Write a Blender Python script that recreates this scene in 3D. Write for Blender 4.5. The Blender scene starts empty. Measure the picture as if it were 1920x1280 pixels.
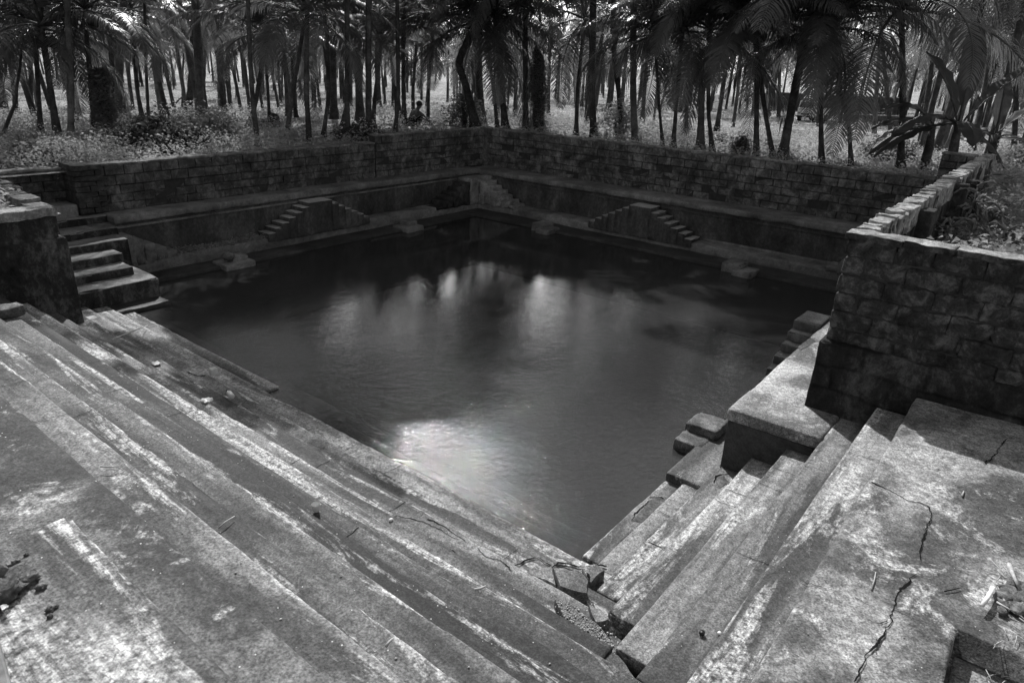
import bpy, math, random
import numpy as np
from mathutils import Vector, noise as mn
R = math.radians
S = bpy.context.scene
COL = S.collection
rng = np.random.default_rng(7)
random.seed(7)
H = 4.0                                  # eye height above the water, metres

# ------------------------------------------------------------------ camera
YAW, PITCH, ROLL = R(38.02), R(22.201), R(2.272)
fw = np.array([math.cos(PITCH)*math.cos(YAW), math.cos(PITCH)*math.sin(YAW), -math.sin(PITCH)])
rt0 = np.array([math.sin(YAW), -math.cos(YAW), 0.0]); up0 = np.cross(rt0, fw)
rt = rt0*math.cos(ROLL)+up0*math.sin(ROLL); up = -rt0*math.sin(ROLL)+up0*math.cos(ROLL)
cam = bpy.data.cameras.new('camera'); co = bpy.data.objects.new('camera', cam); COL.objects.link(co)
from mathutils import Matrix
co.matrix_world = Matrix(((rt[0], up[0], -fw[0], 0), (rt[1], up[1], -fw[1], 0), (rt[2], up[2], -fw[2], H), (0, 0, 0, 1)))
cam.sensor_width = 36; cam.lens = 24.0; cam.clip_end = 3000; cam.clip_start = .05
S.camera = co

# ------------------------------------------------------------------ light
SUN_DIR = Vector((.24, .293, .344)).normalized()
SUN_EL = math.asin(SUN_DIR.z); SUN_AZ = math.atan2(SUN_DIR.x, SUN_DIR.y)
w = bpy.data.worlds.new('World'); S.world = w; w.use_nodes = True
wn = w.node_tree.nodes; wl = w.node_tree.links; wn.clear()
sky = wn.new('ShaderNodeTexSky'); sky.sky_type = 'NISHITA'; sky.sun_disc = False
sky.sun_elevation = SUN_EL; sky.sun_rotation = SUN_AZ; sky.air_density = 1.2; sky.dust_density = 1.8
bw = wn.new('ShaderNodeRGBToBW'); bg = wn.new('ShaderNodeBackground'); wo = wn.new('ShaderNodeOutputWorld')
bg.inputs[1].default_value = .095
wl.new(sky.outputs[0], bw.inputs[0]); wl.new(bg.outputs[0], wo.inputs[0])
# bright cloud bank added low over the grove, shaped for its reflection in the pool
tc = wn.new('ShaderNodeTexCoord'); cm = wn.new('ShaderNodeMapping'); cm.inputs['Scale'].default_value = (1, 1, 2.2); cm.inputs['Location'].default_value = (.35, .1, 0)
cn_ = wn.new('ShaderNodeTexNoise'); cn_.inputs['Scale'].default_value = 3.2; cn_.inputs['Detail'].default_value = 9; cn_.inputs['Roughness'].default_value = .55
cr_ = wn.new('ShaderNodeValToRGB'); cr_.color_ramp.elements[0].position = .40; cr_.color_ramp.elements[1].position = .56
wl.new(tc.outputs['Generated'], cm.inputs[0]); wl.new(cm.outputs[0], cn_.inputs['Vector']); wl.new(cn_.outputs['Fac'], cr_.inputs[0])
dp = wn.new('ShaderNodeVectorMath'); dp.operation = 'DOT_PRODUCT'; dp.inputs[1].default_value = (.72, .60, .33); wl.new(tc.outputs['Generated'], dp.inputs[0])
mr = wn.new('ShaderNodeMapRange'); mr.interpolation_type = 'SMOOTHSTEP'; mr.inputs[1].default_value = .74; mr.inputs[2].default_value = .93; mr.inputs[3].default_value = .02; mr.inputs[4].default_value = 1.0
wl.new(dp.outputs['Value'], mr.inputs[0])
ml = wn.new('ShaderNodeMath'); ml.operation = 'MULTIPLY'; wl.new(cr_.outputs[0], ml.inputs[0])
sz = wn.new('ShaderNodeSeparateXYZ'); wl.new(tc.outputs['Generated'], sz.inputs[0])
er = wn.new('ShaderNodeValToRGB'); e_ = er.color_ramp.elements
while len(e_) < 6: e_.new(.5)
for i_, (p_, v_) in enumerate(((.0, .12), (.18, .35), (.25, 1.0), (.36, 1.0), (.43, .10), (.62, .02))): e_[i_].position = p_; e_[i_].color = (v_, v_, v_, 1)
wl.new(sz.outputs[2], er.inputs[0]); me_ = wn.new('ShaderNodeMath'); me_.operation = 'MULTIPLY'; wl.new(er.outputs[0], me_.inputs[0]); wl.new(mr.outputs[0], me_.inputs[1])
wl.new(me_.outputs[0], ml.inputs[1])
ma = wn.new('ShaderNodeMath'); ma.operation = 'MULTIPLY_ADD'; ma.inputs[1].default_value = 150.0; wl.new(ml.outputs[0], ma.inputs[0]); wl.new(bw.outputs[0], ma.inputs[2])
wl.new(ma.outputs[0], bg.inputs[0])
sl = bpy.data.lights.new('sun', 'SUN'); sl.energy = 4.0; sl.angle = R(.53); sl.color = (1, 1, 1)
so = bpy.data.objects.new('sun', sl); COL.objects.link(so)
so.rotation_euler = SUN_DIR.to_track_quat('Z', 'Y').to_euler(); so.location = (0, 0, 30)
S.view_settings.view_transform = 'Standard'; S.view_settings.look = 'None'
S.view_settings.exposure = 0.34; S.view_settings.gamma = 1.0
S.cycles.max_bounces = 6; S.cycles.diffuse_bounces = 2; S.cycles.glossy_bounces = 3; S.cycles.transparent_max_bounces = 6
S.cycles.transmission_bounces = 3

# ------------------------------------------------------------------ helpers: pixels (1920x1280) to places
def ray(x, y): return fw+(x-960)/1280*rt-(y-640)/1280*up
def on_z(x, y, z):
    d = ray(x, y); return np.array([0, 0, H])+(z-H)/d[2]*d
def sst(t): t = np.clip(t, 0, 1); return t*t*(3-2*t)
def ghei(x, y):                          # height of the grove floor
    s = np.maximum(np.maximum(x-16.6, y-14.2), 0)
    s = np.sqrt(np.maximum(x-16.6, 0)**2+np.maximum(y-14.2, 0)**2)
    base = 1.85-2.85*sst(s/52.0)
    und = .10*np.sin(x*.31+1)*np.cos(y*.27)+.07*np.sin(x*.8+y*.6)
    return base+und*np.clip(s/4, 0, 1)
def on_ground(x, y):
    d = ray(x, y); o = np.array([0, 0, H]); t = 5.0
    while t < 400:
        p = o+t*d
        if p[2] < ghei(p[0], p[1]): return p
        t *= 1.004
    return p
def at_depth(x, y, p):                   # straight above or beside the point p, at its distance over the ground
    d = ray(x, y); return np.array([0, 0, H])+np.hypot(p[0], p[1])/np.hypot(d[0], d[1])*d
# ------------------------------------------------------------------ helpers: objects
def link(name, me, mat, parent=None):
    o = bpy.data.objects.new(name, me); COL.objects.link(o)
    if mat is not None and len(me.materials) == 0: me.materials.append(mat)
    if parent: o.parent = parent
    return o
def mesh(name, V, F, smooth=False):
    me = bpy.data.meshes.new(name); V = np.asarray(V, dtype=np.float32)
    if isinstance(F, np.ndarray):
        me.vertices.add(len(V)); me.vertices.foreach_set('co', V.ravel())
        n, k = F.shape; me.loops.add(n*k); me.loops.foreach_set('vertex_index', F.ravel().astype(np.int32))
        me.polygons.add(n); me.polygons.foreach_set('loop_start', np.arange(0, n*k, k, dtype=np.int32))
        me.polygons.foreach_set('loop_total', np.full(n, k, dtype=np.int32)); me.update(calc_edges=True)
    else:
        me.from_pydata([tuple(v) for v in V], [], F); me.update()
    if smooth: me.polygons.foreach_set('use_smooth', np.ones(len(me.polygons), dtype=bool))
    return me
def tag(o, label=None, cat=None, group=None, kind=None):
    if label: o['label'] = label
    if cat: o['category'] = cat
    if group: o['group'] = group
    if kind: o['kind'] = kind
    return o
def thing(name, loc, label, cat, group=None):
    e = bpy.data.objects.new(name, None); COL.objects.link(e); e.location = loc; e.empty_display_size = .2
    return tag(e, label, cat, group)
def part(name, VF, mat, parent, smooth=True, label=None):   # world-space verts under a thing
    V, F = VF
    V = np.asarray(V, dtype=float)
    l = np.array(parent.location); 
    if parent.parent: l = l+np.array(parent.parent.location)
    o = link(name, mesh(name, V-l, F, smooth), mat, parent)
    if label: o['label'] = label
    return o
def side_material(o, mat):  # faces that do not look upward take the second material
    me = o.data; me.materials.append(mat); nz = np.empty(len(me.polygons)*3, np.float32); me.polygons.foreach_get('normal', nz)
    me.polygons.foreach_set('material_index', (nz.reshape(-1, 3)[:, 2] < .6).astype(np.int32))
def solo(name, VF, mat, label, cat, group=None, smooth=True):
    V, F = VF; V = np.asarray(V, dtype=float); c = (V.min(0)+V.max(0))/2; c[2] = V[:, 2].min()
    o = link(name, mesh(name, V-c, F, smooth), mat); o.location = c
    return tag(o, label, cat, group)
def struct(name, VF, mat, kind='structure', smooth=True, label=None, cat=None):
    o = link(name, mesh(name, VF[0], VF[1], smooth), mat); o['kind'] = kind
    if label: o['label'] = label
    if cat: o['category'] = cat
    return o
def join(*ms):
    V = []; F = []; n = 0
    for v, f in ms:
        V.append(np.asarray(v, dtype=float).reshape(-1, 3))
        F += [tuple(int(i)+n for i in q) for q in f]; n += len(V[-1])
    return np.vstack(V), F
def axis_pts(L, r, cell):
    r = min(r, L*.3)
    pts = [0, r*.3, r]; n = max(1, int(round((L-2*r)/cell)))
    pts += [r+(L-2*r)*i/n for i in range(1, n)]
    return np.array(pts+[L-r, L-r*.3, L]), r
def rbox(x0, x1, y0, y1, z0, z1, cell=.12, r=.02, amp=.006, freq=2.5, chip=0., cells=None, seed=0.):
    """a worn block: rounded edges, uneven faces, chipped arrises"""
    lo = np.array([x0, y0, z0]); L = np.array([x1-x0, y1-y0, z1-z0])
    cs = cells or (cell,)*3
    ax = []; rr = []
    for i in range(3):
        a, r_ = axis_pts(L[i], r, cs[i]); ax.append(a); rr.append(r_)
    N = [len(a) for a in ax]; idx = {}; V = []; F = []
    def vid(i, j, k):
        t = (i, j, k)
        if t not in idx: idx[t] = len(V); V.append((ax[0][i], ax[1][j], ax[2][k]))
        return idx[t]
    for a in range(3):
        b, c = (a+1) % 3, (a+2) % 3
        for s in (0, N[a]-1):
            for i in range(N[b]-1):
                for j in range(N[c]-1):
                    q = []
                    for (di, dj) in ((0, 0), (1, 0), (1, 1), (0, 1)):
                        t = [0, 0, 0]; t[a] = s; t[b] = i+di; t[c] = j+dj; q.append(vid(*t))
                    F.append(tuple(q) if s else tuple(q[::-1]))
    V = np.array(V); rr = np.array(rr)
    q = np.clip(V, rr, L-rr); d = V-q; n = np.linalg.norm(d/rr, axis=1)
    m = np.maximum(np.abs(d/rr).max(1), 1e-9)
    V2 = q+d*np.where(n > 1e-6, m/np.maximum(n, 1e-9), 1)[:, None]
    edge = (np.abs(d/rr) > .2).sum(1) >= 2
    out = np.empty_like(V2)
    for i, p in enumerate(V2):
        wp = Vector(p+lo)
        nv = mn.noise_vector(wp*freq+Vector((seed, seed*1.7, 0)))
        nv2 = mn.noise_vector(wp*freq*4+Vector((seed, 0, 3)))
        o = p+np.array(nv)*amp+np.array(nv2)*amp*.45
        if chip and edge[i]:
            c = mn.noise(wp*3.1+Vector((5+seed, 0, 0)))+.5*mn.noise(wp*9)
            if c > .22: o = o-np.sign(d[i])*min(c-.22, .5)*chip
        out[i] = o
    return out+lo, F
def wear(o, axis, edge, wd=.05, back=None):
    me = o.data; n = len(me.vertices); c = np.empty(n*3, np.float32); me.vertices.foreach_get('co', c); c = c.reshape(-1, 3)+np.array(o.parent.location if o.parent else (0, 0, 0))
    a = me.attributes.new('wear', 'FLOAT', 'POINT'); a.data.foreach_set('value', np.exp(-np.abs(c[:, axis]-edge)/wd).astype(np.float32))
    if back is not None:
        a = me.attributes.new('dirt', 'FLOAT', 'POINT'); a.data.foreach_set('value', np.exp(-np.clip(c[:, axis]-back, 0, 9)/.045).astype(np.float32))
def box(x0, x1, y0, y1, z0, z1):
    V = [(x, y, z) for z in (z0, z1) for x, y in ((x0, y0), (x1, y0), (x1, y1), (x0, y1))]
    return np.array(V, float), [(3, 2, 1, 0), (4, 5, 6, 7), (0, 1, 5, 4), (1, 2, 6, 5), (2, 3, 7, 6), (3, 0, 4, 7)]
def tube(P, rad, n=8, cap=True, ring=None):
    P = np.asarray(P, float); m = len(P); V = []; rad = np.broadcast_to(rad, (m,)) if np.ndim(rad) == 0 else np.asarray(rad)
    T = np.gradient(P, axis=0); T /= np.linalg.norm(T, axis=1)[:, None]
    a = np.cross(T, [0.3, .9, .2]); a /= np.linalg.norm(a, axis=1)[:, None]; b = np.cross(T, a)
    for i in range(m):
        for k in range(n):
            t = 2*math.pi*k/n; V.append(P[i]+rad[i]*(math.cos(t)*a[i]+math.sin(t)*b[i]))
    F = [(i*n+k, i*n+(k+1) % n, (i+1)*n+(k+1) % n, (i+1)*n+k) for i in range(m-1) for k in range(n)]
    if cap: F += [tuple(range(n))[::-1], tuple((m-1)*n+k for k in range(n))]
    return np.array(V), F
def blob(c, s, seed=0, n=2, rough=.25, freq=2.):
    """a lumpy stone or clod"""
    import bmesh
    bm = bmesh.new(); bmesh.ops.create_icosphere(bm, subdivisions=n, radius=1)
    V = []
    for v in bm.verts:
        k = 1+rough*mn.noise(v.co*freq+Vector((seed*3.1, seed, 1)))+rough*.5*mn.noise(v.co*freq*3+Vector((seed, 9, 1)))
        V.append(np.array(v.co)*k*np.array(s)+np.array(c))
    F = [tuple(v.index for v in f.verts) for f in bm.faces]; bm.free()
    return np.array(V), F

# ------------------------------------------------------------------ materials (the photograph is black and white)
def newmat(name):
    m = bpy.data.materials.new(name); m.use_nodes = True; nt = m.node_tree; nt.nodes.clear()
    out = nt.nodes.new('ShaderNodeOutputMaterial'); b = nt.nodes.new('ShaderNodeBsdfPrincipled')
    nt.links.new(b.outputs[0], out.inputs[0]); return m, nt, b, out
def g(v): return (v, v, v, 1)
class NT:
    def __init__(s, nt): s.nt = nt
    def n(s, t, **k):
        x = s.nt.nodes.new(t)
        for a, b in k.items():
            if a.startswith('i_'): x.inputs[int(a[2:])].default_value = b
            else: setattr(x, a, b)
        return x
    def l(s, a, b): s.nt.links.new(a, b)
    def pos(s, scale=(1, 1, 1), off=(0, 0, 0)):
        gm = s.n('ShaderNodeNewGeometry'); mp = s.n('ShaderNodeMapping'); mp.inputs['Scale'].default_value = scale
        mp.inputs['Location'].default_value = off; mp.inputs['Rotation'].default_value = (.61, .43, .87); s.l(gm.outputs['Position'], mp.inputs['Vector']); return mp.outputs[0]
    def noise(s, vec, scale, detail=6, rough=.55, dist=0.):
        x = s.n('ShaderNodeTexNoise'); x.inputs['Scale'].default_value = scale; x.inputs['Detail'].default_value = detail
        x.inputs['Roughness'].default_value = rough; x.inputs['Distortion'].default_value = dist
        s.l(vec, x.inputs['Vector']); return x.outputs['Fac']
    def ramp(s, fac, pts):
        x = s.n('ShaderNodeValToRGB'); e = x.color_ramp.elements
        while len(e) < len(pts): e.new(.5)
        for i, (p, v) in enumerate(pts): e[i].position = p; e[i].color = g(v)
        s.l(fac, x.inputs[0]); return x.outputs[0]
    def mix(s, a, b, f, mode='MIX'):
        x = s.n('ShaderNodeMix', data_type='RGBA', blend_type=mode)
        for k, v in ((0, f), (6, a), (7, b)):
            if isinstance(v, (int, float)): x.inputs[k].default_value = v if k == 0 else g(v)
            else: s.l(v, x.inputs[k])
        return x.outputs[2]
    def math(s, op, a, b=None):
        x = s.n('ShaderNodeMath', operation=op)
        for i, v in enumerate((a, b)):
            if v is None: continue
            if isinstance(v, (int, float)): x.inputs[i].default_value = v
            else: s.l(v, x.inputs[i])
        return x.outputs[0]
    def bump(s, h, dist, b, strength=1.0, prev=None):
        x = s.n('ShaderNodeBump'); x.inputs['Distance'].default_value = dist; x.inputs['Strength'].default_value = strength
        s.l(h, x.inputs['Height'])
        if prev: s.l(prev, x.inputs['Normal'])
        if b is not None: s.l(x.outputs[0], b.inputs['Normal'])
        return x.outputs[0]
def concrete(name, axis='y', dark=.075, mid=.17, light=.48, wash=.5, seed=0., streak=.5, rough=.78, moss=.5):
    m, nt, b, out = newmat(name); t = NT(nt)
    st = (2.1, .30, 2.1) if axis == 'y' else ((.30, 2.1, 2.1) if axis == 'x' else (1, 1, 1))
    sf = (55, 1.3, 55) if axis == 'y' else ((1.3, 55, 55) if axis == 'x' else (30, 8, 30))
    p1 = t.pos(st, (seed, seed*.7, 0)); p2 = t.pos((1, 1, 1), (seed*2, 0, seed)); p3 = t.pos(sf, (seed, 3, 1))
    n1 = t.noise(p1, 1.1, 9, .62, .5); n2 = t.noise(p2, 3.2, 12, .68, .3); n3 = t.noise(p3, 1.0, 4, .6)
    n4 = t.noise(p2, 85, 3, .6); n5 = t.noise(p1, 2.6, 12, .72, .8); n6 = t.noise(p2, 24, 6, .7)
    base = t.ramp(n1, [(.37, dark*.45), (.465, dark*.8), (.52, mid*.85), (.62, mid*1.4)])
    md = t.ramp(n2, [(.36, 1), (.5, 0)])
    base = t.mix(base, dark*.75, t.math('MULTIPLY', md, moss))
    at = t.n('ShaderNodeAttribute', attribute_name='wear')
    n5 = t.math('ADD', n5, t.math('MULTIPLY', at.outputs['Fac'], .075))
    lm = t.ramp(n5, [(.615-.115*wash, 0), (.655-.105*wash, .5), (.695-.10*wash, 1)])
    brk = t.ramp(n6, [(.36, .1), (.54, 1)])
    lm = t.math('MULTIPLY', lm, brk)
    sk = t.ramp(n3, [(.42, .25), (.62, 1)])
    lm2 = t.math('MULTIPLY', lm, t.mix(1.0, sk, streak))
    base = t.mix(base, light, lm2)
    base = t.mix(base, t.ramp(n3, [(.3, .72), (.7, 1.28)]), streak*.8, 'MULTIPLY')
    base = t.mix(base, t.ramp(n4, [(.32, .35), (.48, .95), (.70, 1.8)]), .9, 'MULTIPLY')
    base = t.mix(base, t.ramp(n6, [(.34, .45), (.64, 1.5)]), .85, 'MULTIPLY')
    ad = t.n('ShaderNodeAttribute', attribute_name='dirt')
    base = t.mix(base, dark*.45, t.math('MULTIPLY', ad.outputs['Fac'], t.ramp(n2, [(.38, .95), (.62, .25)])))
    # little white flecks and grit
    vo = t.n('ShaderNodeTexVoronoi'); vo.inputs['Scale'].default_value = 26; t.l(p2, vo.inputs['Vector'])
    fl = t.math('LESS_THAN', vo.outputs['Distance'], .085)
    gate = t.math('GREATER_THAN', t.noise(p2, 5.5, 3, .5), .56)
    base = t.mix(base, .62, t.math('MULTIPLY', fl, gate))
    t.l(base, b.inputs['Base Color']); b.inputs['Roughness'].default_value = rough
    b.inputs['Specular IOR Level'].default_value = .35
    pb = t.bump(n2, .02, None, .7); pb = t.bump(n6, .008, None, .6, pb); pb = t.bump(n3, .0035, None, streak, pb); t.bump(n4, .0035, b, .5, pb)
    return m
def stone(name, lo=.03, mid=.085, hi=.2, scale=2.4, seed=0., bump=.03, rough=.9, vert=False, blocks=None):
    """mossy laterite and stained plaster; blocks=(axis, width, height, strength) shows the courses through it"""
    m, nt, b, out = newmat(name); t = NT(nt)
    p = t.pos((1, 1, .45) if vert else (1, 1, 1), (seed, seed, seed)); q = t.pos((1, 1, 1), (seed, 0, 0))
    n1 = t.noise(p, scale, 12, .72, .4); n2 = t.noise(q, 13, 10, .7); n3 = t.noise(q, 60, 3, .6)
    n0 = t.noise(q, .8, 4, .5)
    c = t.ramp(t.math('ADD', t.math('MULTIPLY', n1, .7), t.math('MULTIPLY', n2, .3)), [(.36, lo), (.5, mid), (.62, hi)])
    c = t.mix(c, t.ramp(n0, [(.35, .65), (.65, 1.25)]), .8, 'MULTIPLY')
    c = t.mix(c, t.ramp(n3, [(.25, .6), (.5, 1.), (.8, 1.5)]), .7, 'MULTIPLY')
    pb = t.bump(n1, bump*1.6, None, .8)
    if blocks:
        a, bwid, bh, stg = blocks
        gm = t.n('ShaderNodeNewGeometry'); sp = t.n('ShaderNodeSeparateXYZ'); t.l(gm.outputs['Position'], sp.inputs[0])
        cb = t.n('ShaderNodeCombineXYZ'); t.l(sp.outputs[0 if a == 'x' else 1], cb.inputs[0]); t.l(sp.outputs[2], cb.inputs[1])
        nz = t.n('ShaderNodeTexNoise'); nz.inputs['Scale'].default_value = 2.2; nz.inputs['Detail'].default_value = 5; t.l(cb.outputs[0], nz.inputs['Vector'])
        wr = t.n('ShaderNodeMix', data_type='RGBA', blend_type='LINEAR_LIGHT'); wr.inputs[0].default_value = .085
        t.l(cb.outputs[0], wr.inputs[6]); t.l(nz.outputs['Color'], wr.inputs[7])
        br = t.n('ShaderNodeTexBrick'); br.inputs['Scale'].default_value = 1; br.inputs['Brick Width'].default_value = bwid
        br.inputs['Row Height'].default_value = bh; br.inputs['Mortar Size'].default_value = .03; br.inputs['Mortar Smooth'].default_value = 1.0
        br.inputs['Color1'].default_value = g(.75); br.inputs['Color2'].default_value = g(1.35); br.inputs['Mortar'].default_value = g(.55)
        br.inputs['Bias'].default_value = 0; br.offset = .5
        t.l(wr.outputs[2], br.inputs['Vector'])
        gate = t.ramp(t.noise(q, 1.3, 4, .6), [(.38, .15), (.55, 1)])
        c = t.mix(c, br.outputs['Color'], t.math('MULTIPLY', gate, stg), 'MULTIPLY')
        inv = t.math('SUBTRACT', 1.0, t.math('MULTIPLY', br.outputs['Fac'], gate))
        pb = t.bump(inv, .03*stg, None, .8, pb)
    t.l(c, b.inputs['Base Color']); b.inputs['Roughness'].default_value = rough; b.inputs['Specular IOR Level'].default_value = .2
    pb = t.bump(n2, bump*.6, None, .8, pb); t.bump(n3, .008, b, .6, pb)
    return m
def plain(name, v, rough=.6, spec=.4, var=.25, scale=12, metal=0.):
    m, nt, b, out = newmat(name); t = NT(nt); n = t.noise(t.pos(), scale, 6, .6)
    t.l(t.ramp(n, [(.3, v*(1-var)), (.7, v*(1+var))]), b.inputs['Base Color'])
    b.inputs['Roughness'].default_value = rough; b.inputs['Specular IOR Level'].default_value = spec; b.inputs['Metallic'].default_value = metal
    t.bump(n, .003, b, .5)
    return m
def leafmat(name, v, trans, rough=.45, var=.5, spec=.5):
    m, nt, b, out = newmat(name); t = NT(nt)
    n = t.noise(t.pos(), 1.7, 4, .6); n2 = t.noise(t.pos(), 14, 3, .6)
    oi = t.n('ShaderNodeObjectInfo')
    f = t.math('ADD', t.math('MULTIPLY', n, .5), t.math('ADD', t.math('MULTIPLY', n2, .3), t.math('MULTIPLY', oi.outputs['Random'], .2)))
    c = t.ramp(f, [(.32, v*(1-var)), (.68, v*(1+var))]); t.l(c, b.inputs['Base Color'])
    b.inputs['Roughness'].default_value = rough; b.inputs['Specular IOR Level'].default_value = spec
    tr = t.n('ShaderNodeBsdfTranslucent'); c2 = t.ramp(f, [(.32, trans*(1-var)), (.68, trans*(1+var))]); t.l(c2, tr.inputs[0])
    ad = t.n('ShaderNodeAddShader'); t.l(b.outputs[0], ad.inputs[0]); t.l(tr.outputs[0], ad.inputs[1]); t.l(ad.outputs[0], out.inputs[0])
    return m

M_pier = stone('mossy_laterite', .014, .065, .22, 5., 3., .07)
M_joint = plain('dark_joint', .05, .95, .1)
M_pierbase = stone('stained_plaster', .010, .03, .11, 2.4, 9., .02, vert=True, blocks=('y', .52, .27, .9))
M_farR = stone('dark_laterite', .03, .12, .32, 3.2, 11., .06)
M_farL = stone('dark_laterite_left', .03, .11, .28, 3.2, 17., .06)
M_block = stone('laterite_block', .02, .06, .13, 3.2, 21., .03)
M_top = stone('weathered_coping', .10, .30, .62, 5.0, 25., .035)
M_topdark = stone('shade_toned_coping', .06, .16, .34, 5.0, 27., .03)  # darker copy of the coping, its shade put into the colour
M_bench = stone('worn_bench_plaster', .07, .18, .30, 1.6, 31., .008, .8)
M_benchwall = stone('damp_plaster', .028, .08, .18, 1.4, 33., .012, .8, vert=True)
M_rub = stone('rubble_stone', .04, .12, .25, 7., 41., .02)
M_leftpier = stone('lichen_plaster', .012, .045, .17, 3.2, 47., .015, vert=True)
M_rubble = stone('broken_mortar', .05, .14, .32, 16, 52., .03)
M_slab = stone('wet_slab', .025, .05, .09, 2., 51., .006, .5)

# ------------------------------------------------------------------ ghat geometry (in units of H)
KX = [1.095, 1.034, .956, .857, .755, .679, .598, .525, .454, .377, .310, .237, .168]   # left flight edges, lowest first
KY = [.610, .562, .511, .437, .360, .287, .213, .139]                                    # right flight edges
KZ = [.008, .022, .041, .098, .156, .209, .265, .318, .370, .420, .475, .530, .580]
PX = 1.556       # face of the platform on the right
WX = 1.719       # face of the right hand parapet pier
WY = .362        # tank side of the right hand wall
LY = 2.572       # face of the left pier
YF = 2.91        # left flight block

# pool
def grid(xs, ys, zf):
    X, Y = np.meshgrid(xs, ys, indexing='ij'); V = np.stack([X, Y, zf(X, Y)], -1).reshape(-1, 3)
    nx, ny = len(xs), len(ys); i, j = np.meshgrid(np.arange(nx-1), np.arange(ny-1), indexing='ij')
    a = (i*ny+j).ravel(); return V, np.stack([a, a+ny, a+ny+1, a+1], 1)
def water_mat():
    m, nt, b, out = newmat('pool_water'); t = NT(nt)
    b.inputs['Base Color'].default_value = g(.03); b.inputs['Roughness'].default_value = .028; b.inputs['IOR'].default_value = 1.37
    n0 = t.noise(t.pos((1, 1, 1)), .5, 5, .55)
    t.l(t.ramp(n0, [(.3, .030), (.7, .042)]), b.inputs['Base Color'])
    gm = t.n('ShaderNodeNewGeometry'); sp = t.n('ShaderNodeSeparateXYZ'); t.l(gm.outputs['Position'], sp.inputs[0])
    # breeze: ripples fade towards the far corner, with calm lanes
    far = t.math('ADD', t.math('MULTIPLY', sp.outputs[0], .78), t.math('MULTIPLY', sp.outputs[1], .62))
    calm = t.ramp(t.math('DIVIDE', far, 20.0), [(.32, 1.0), (.52, .6), (.75, .12)])
    lanes = t.ramp(t.noise(t.pos((1, 1, 1), (3, 1, 0)), .35, 3, .5), [(.35, .35), (.6, 1.)])
    st = t.math('MULTIPLY', calm, lanes)
    r1 = t.noise(t.pos((1.0, 1.0, 1), (0, 0, 0)), 8.5, 4, .6, .6)
    r2 = t.noise(t.pos((1.7, .9, 1), (4, 0, 0)), 24, 3, .6, .3)
    r0 = t.noise(t.pos((1., 1., 1), (9, 0, 0)), 1.3, 2, .5)
    h = t.math('ADD', t.math('MULTIPLY', r1, .65), t.math('MULTIPLY', r2, .25))
    bn = t.n('ShaderNodeBump'); bn.inputs['Distance'].default_value = .017; t.l(h, bn.inputs['Height']); t.l(st, bn.inputs['Strength'])
    b0 = t.n('ShaderNodeBump'); b0.inputs['Distance'].default_value = .03; b0.inputs['Strength'].default_value = .12; t.l(r0, b0.inputs['Height'])
    t.l(b0.outputs[0], bn.inputs['Normal']); t.l(bn.outputs[0], b.inputs['Normal'])
    b.inputs['Alpha'].default_value = .9
    return m
M_water = water_mat()
struct('water', grid(np.linspace(3.6, 3.75*H, 12), np.linspace(2.0, 3.4*H, 12), lambda X, Y: X*0), M_water, smooth=True)
M_bed = plain('pool_mud', .05, .9, .1)
struct('pool_floor', grid(np.linspace(1.0, 4.1*H, 6), np.linspace(-2, 3.6*H, 6), lambda X, Y: X*0-1.4), M_bed)

# left bathing steps -------------------------------------------------------
ghl = thing('bathing_steps', (KX[4]*H, 1.4*H, 0), 'long flight of worn concrete steps down to the pool on its near left side', 'steps')
washL = [.75, .95, .7, .5, .45, .95, .35, .55, .35, .7, .5, .25, .55]
darkL = [.10, .12, .075, .085, .07, .10, .045, .05, .052, .055, .09, .045, .085]
ytop = [YF, YF, YF, YF, LY+.03, LY+.03, LY+.03, LY+.03, LY+.03, LY+.03, LY+.03, LY+.03]
for k in range(0, 11):
    m = concrete('step_concrete', 'y', dark=darkL[k], mid=darkL[k]*2.0, wash=washL[k], seed=3.7*k, streak=.55, light=.50)
    y0 = (KY[k+1] if k < 7 else (-.35 if k > 7 else .02))
    y1 = ytop[k]
    if k == 0: y0 = 1.80
    if k in (3, 4, 5): y0 += (.062, .075, .05)[k-3]
    zz = KZ[k]*H
    V, F = rbox(KX[k+1]*H-.02, KX[k]*H, y0*H, y1*H, zz-.30, zz, r=.022, amp=.007, freq=1.3, chip=.07, cells=(.06, .06, .3), seed=k)
    wear(part('step', (V, F), m, ghl), 0, KX[k]*H, .05, KX[k+1]*H+.005)
    if k in (3, 4, 5): part('broken_bed', rbox(KX[k+1]*H-.03, KX[k]*H-.04, (KY[k+1]-.004)*H, y0*H+.02, zz-.4, zz-(.07, .085, .06)[k-3], r=.05, amp=.03, freq=4, chip=.08, cells=(.05, .05, .2), seed=k), M_rubble, ghl)
# submerged lowest step, and the snapped piece of lip beside it
m = concrete('drowned_step', 'y', dark=.05, mid=.10, wash=.3, seed=77)
part('step', rbox(KX[1]*H-.05, KX[0]*H+.02, .55*H, 1.80*H, -.40, -.035, r=.03, amp=.02, freq=1.5, chip=.1, cells=(.15, .1, .3)), m, ghl)
part('step', rbox(KX[0]*H-.02, KX[0]*H+.34, .55*H, 2.8*H, -.60, -.14, r=.03, amp=.03, freq=1.5, cells=(.15, .15, .3)), m, ghl)

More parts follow.
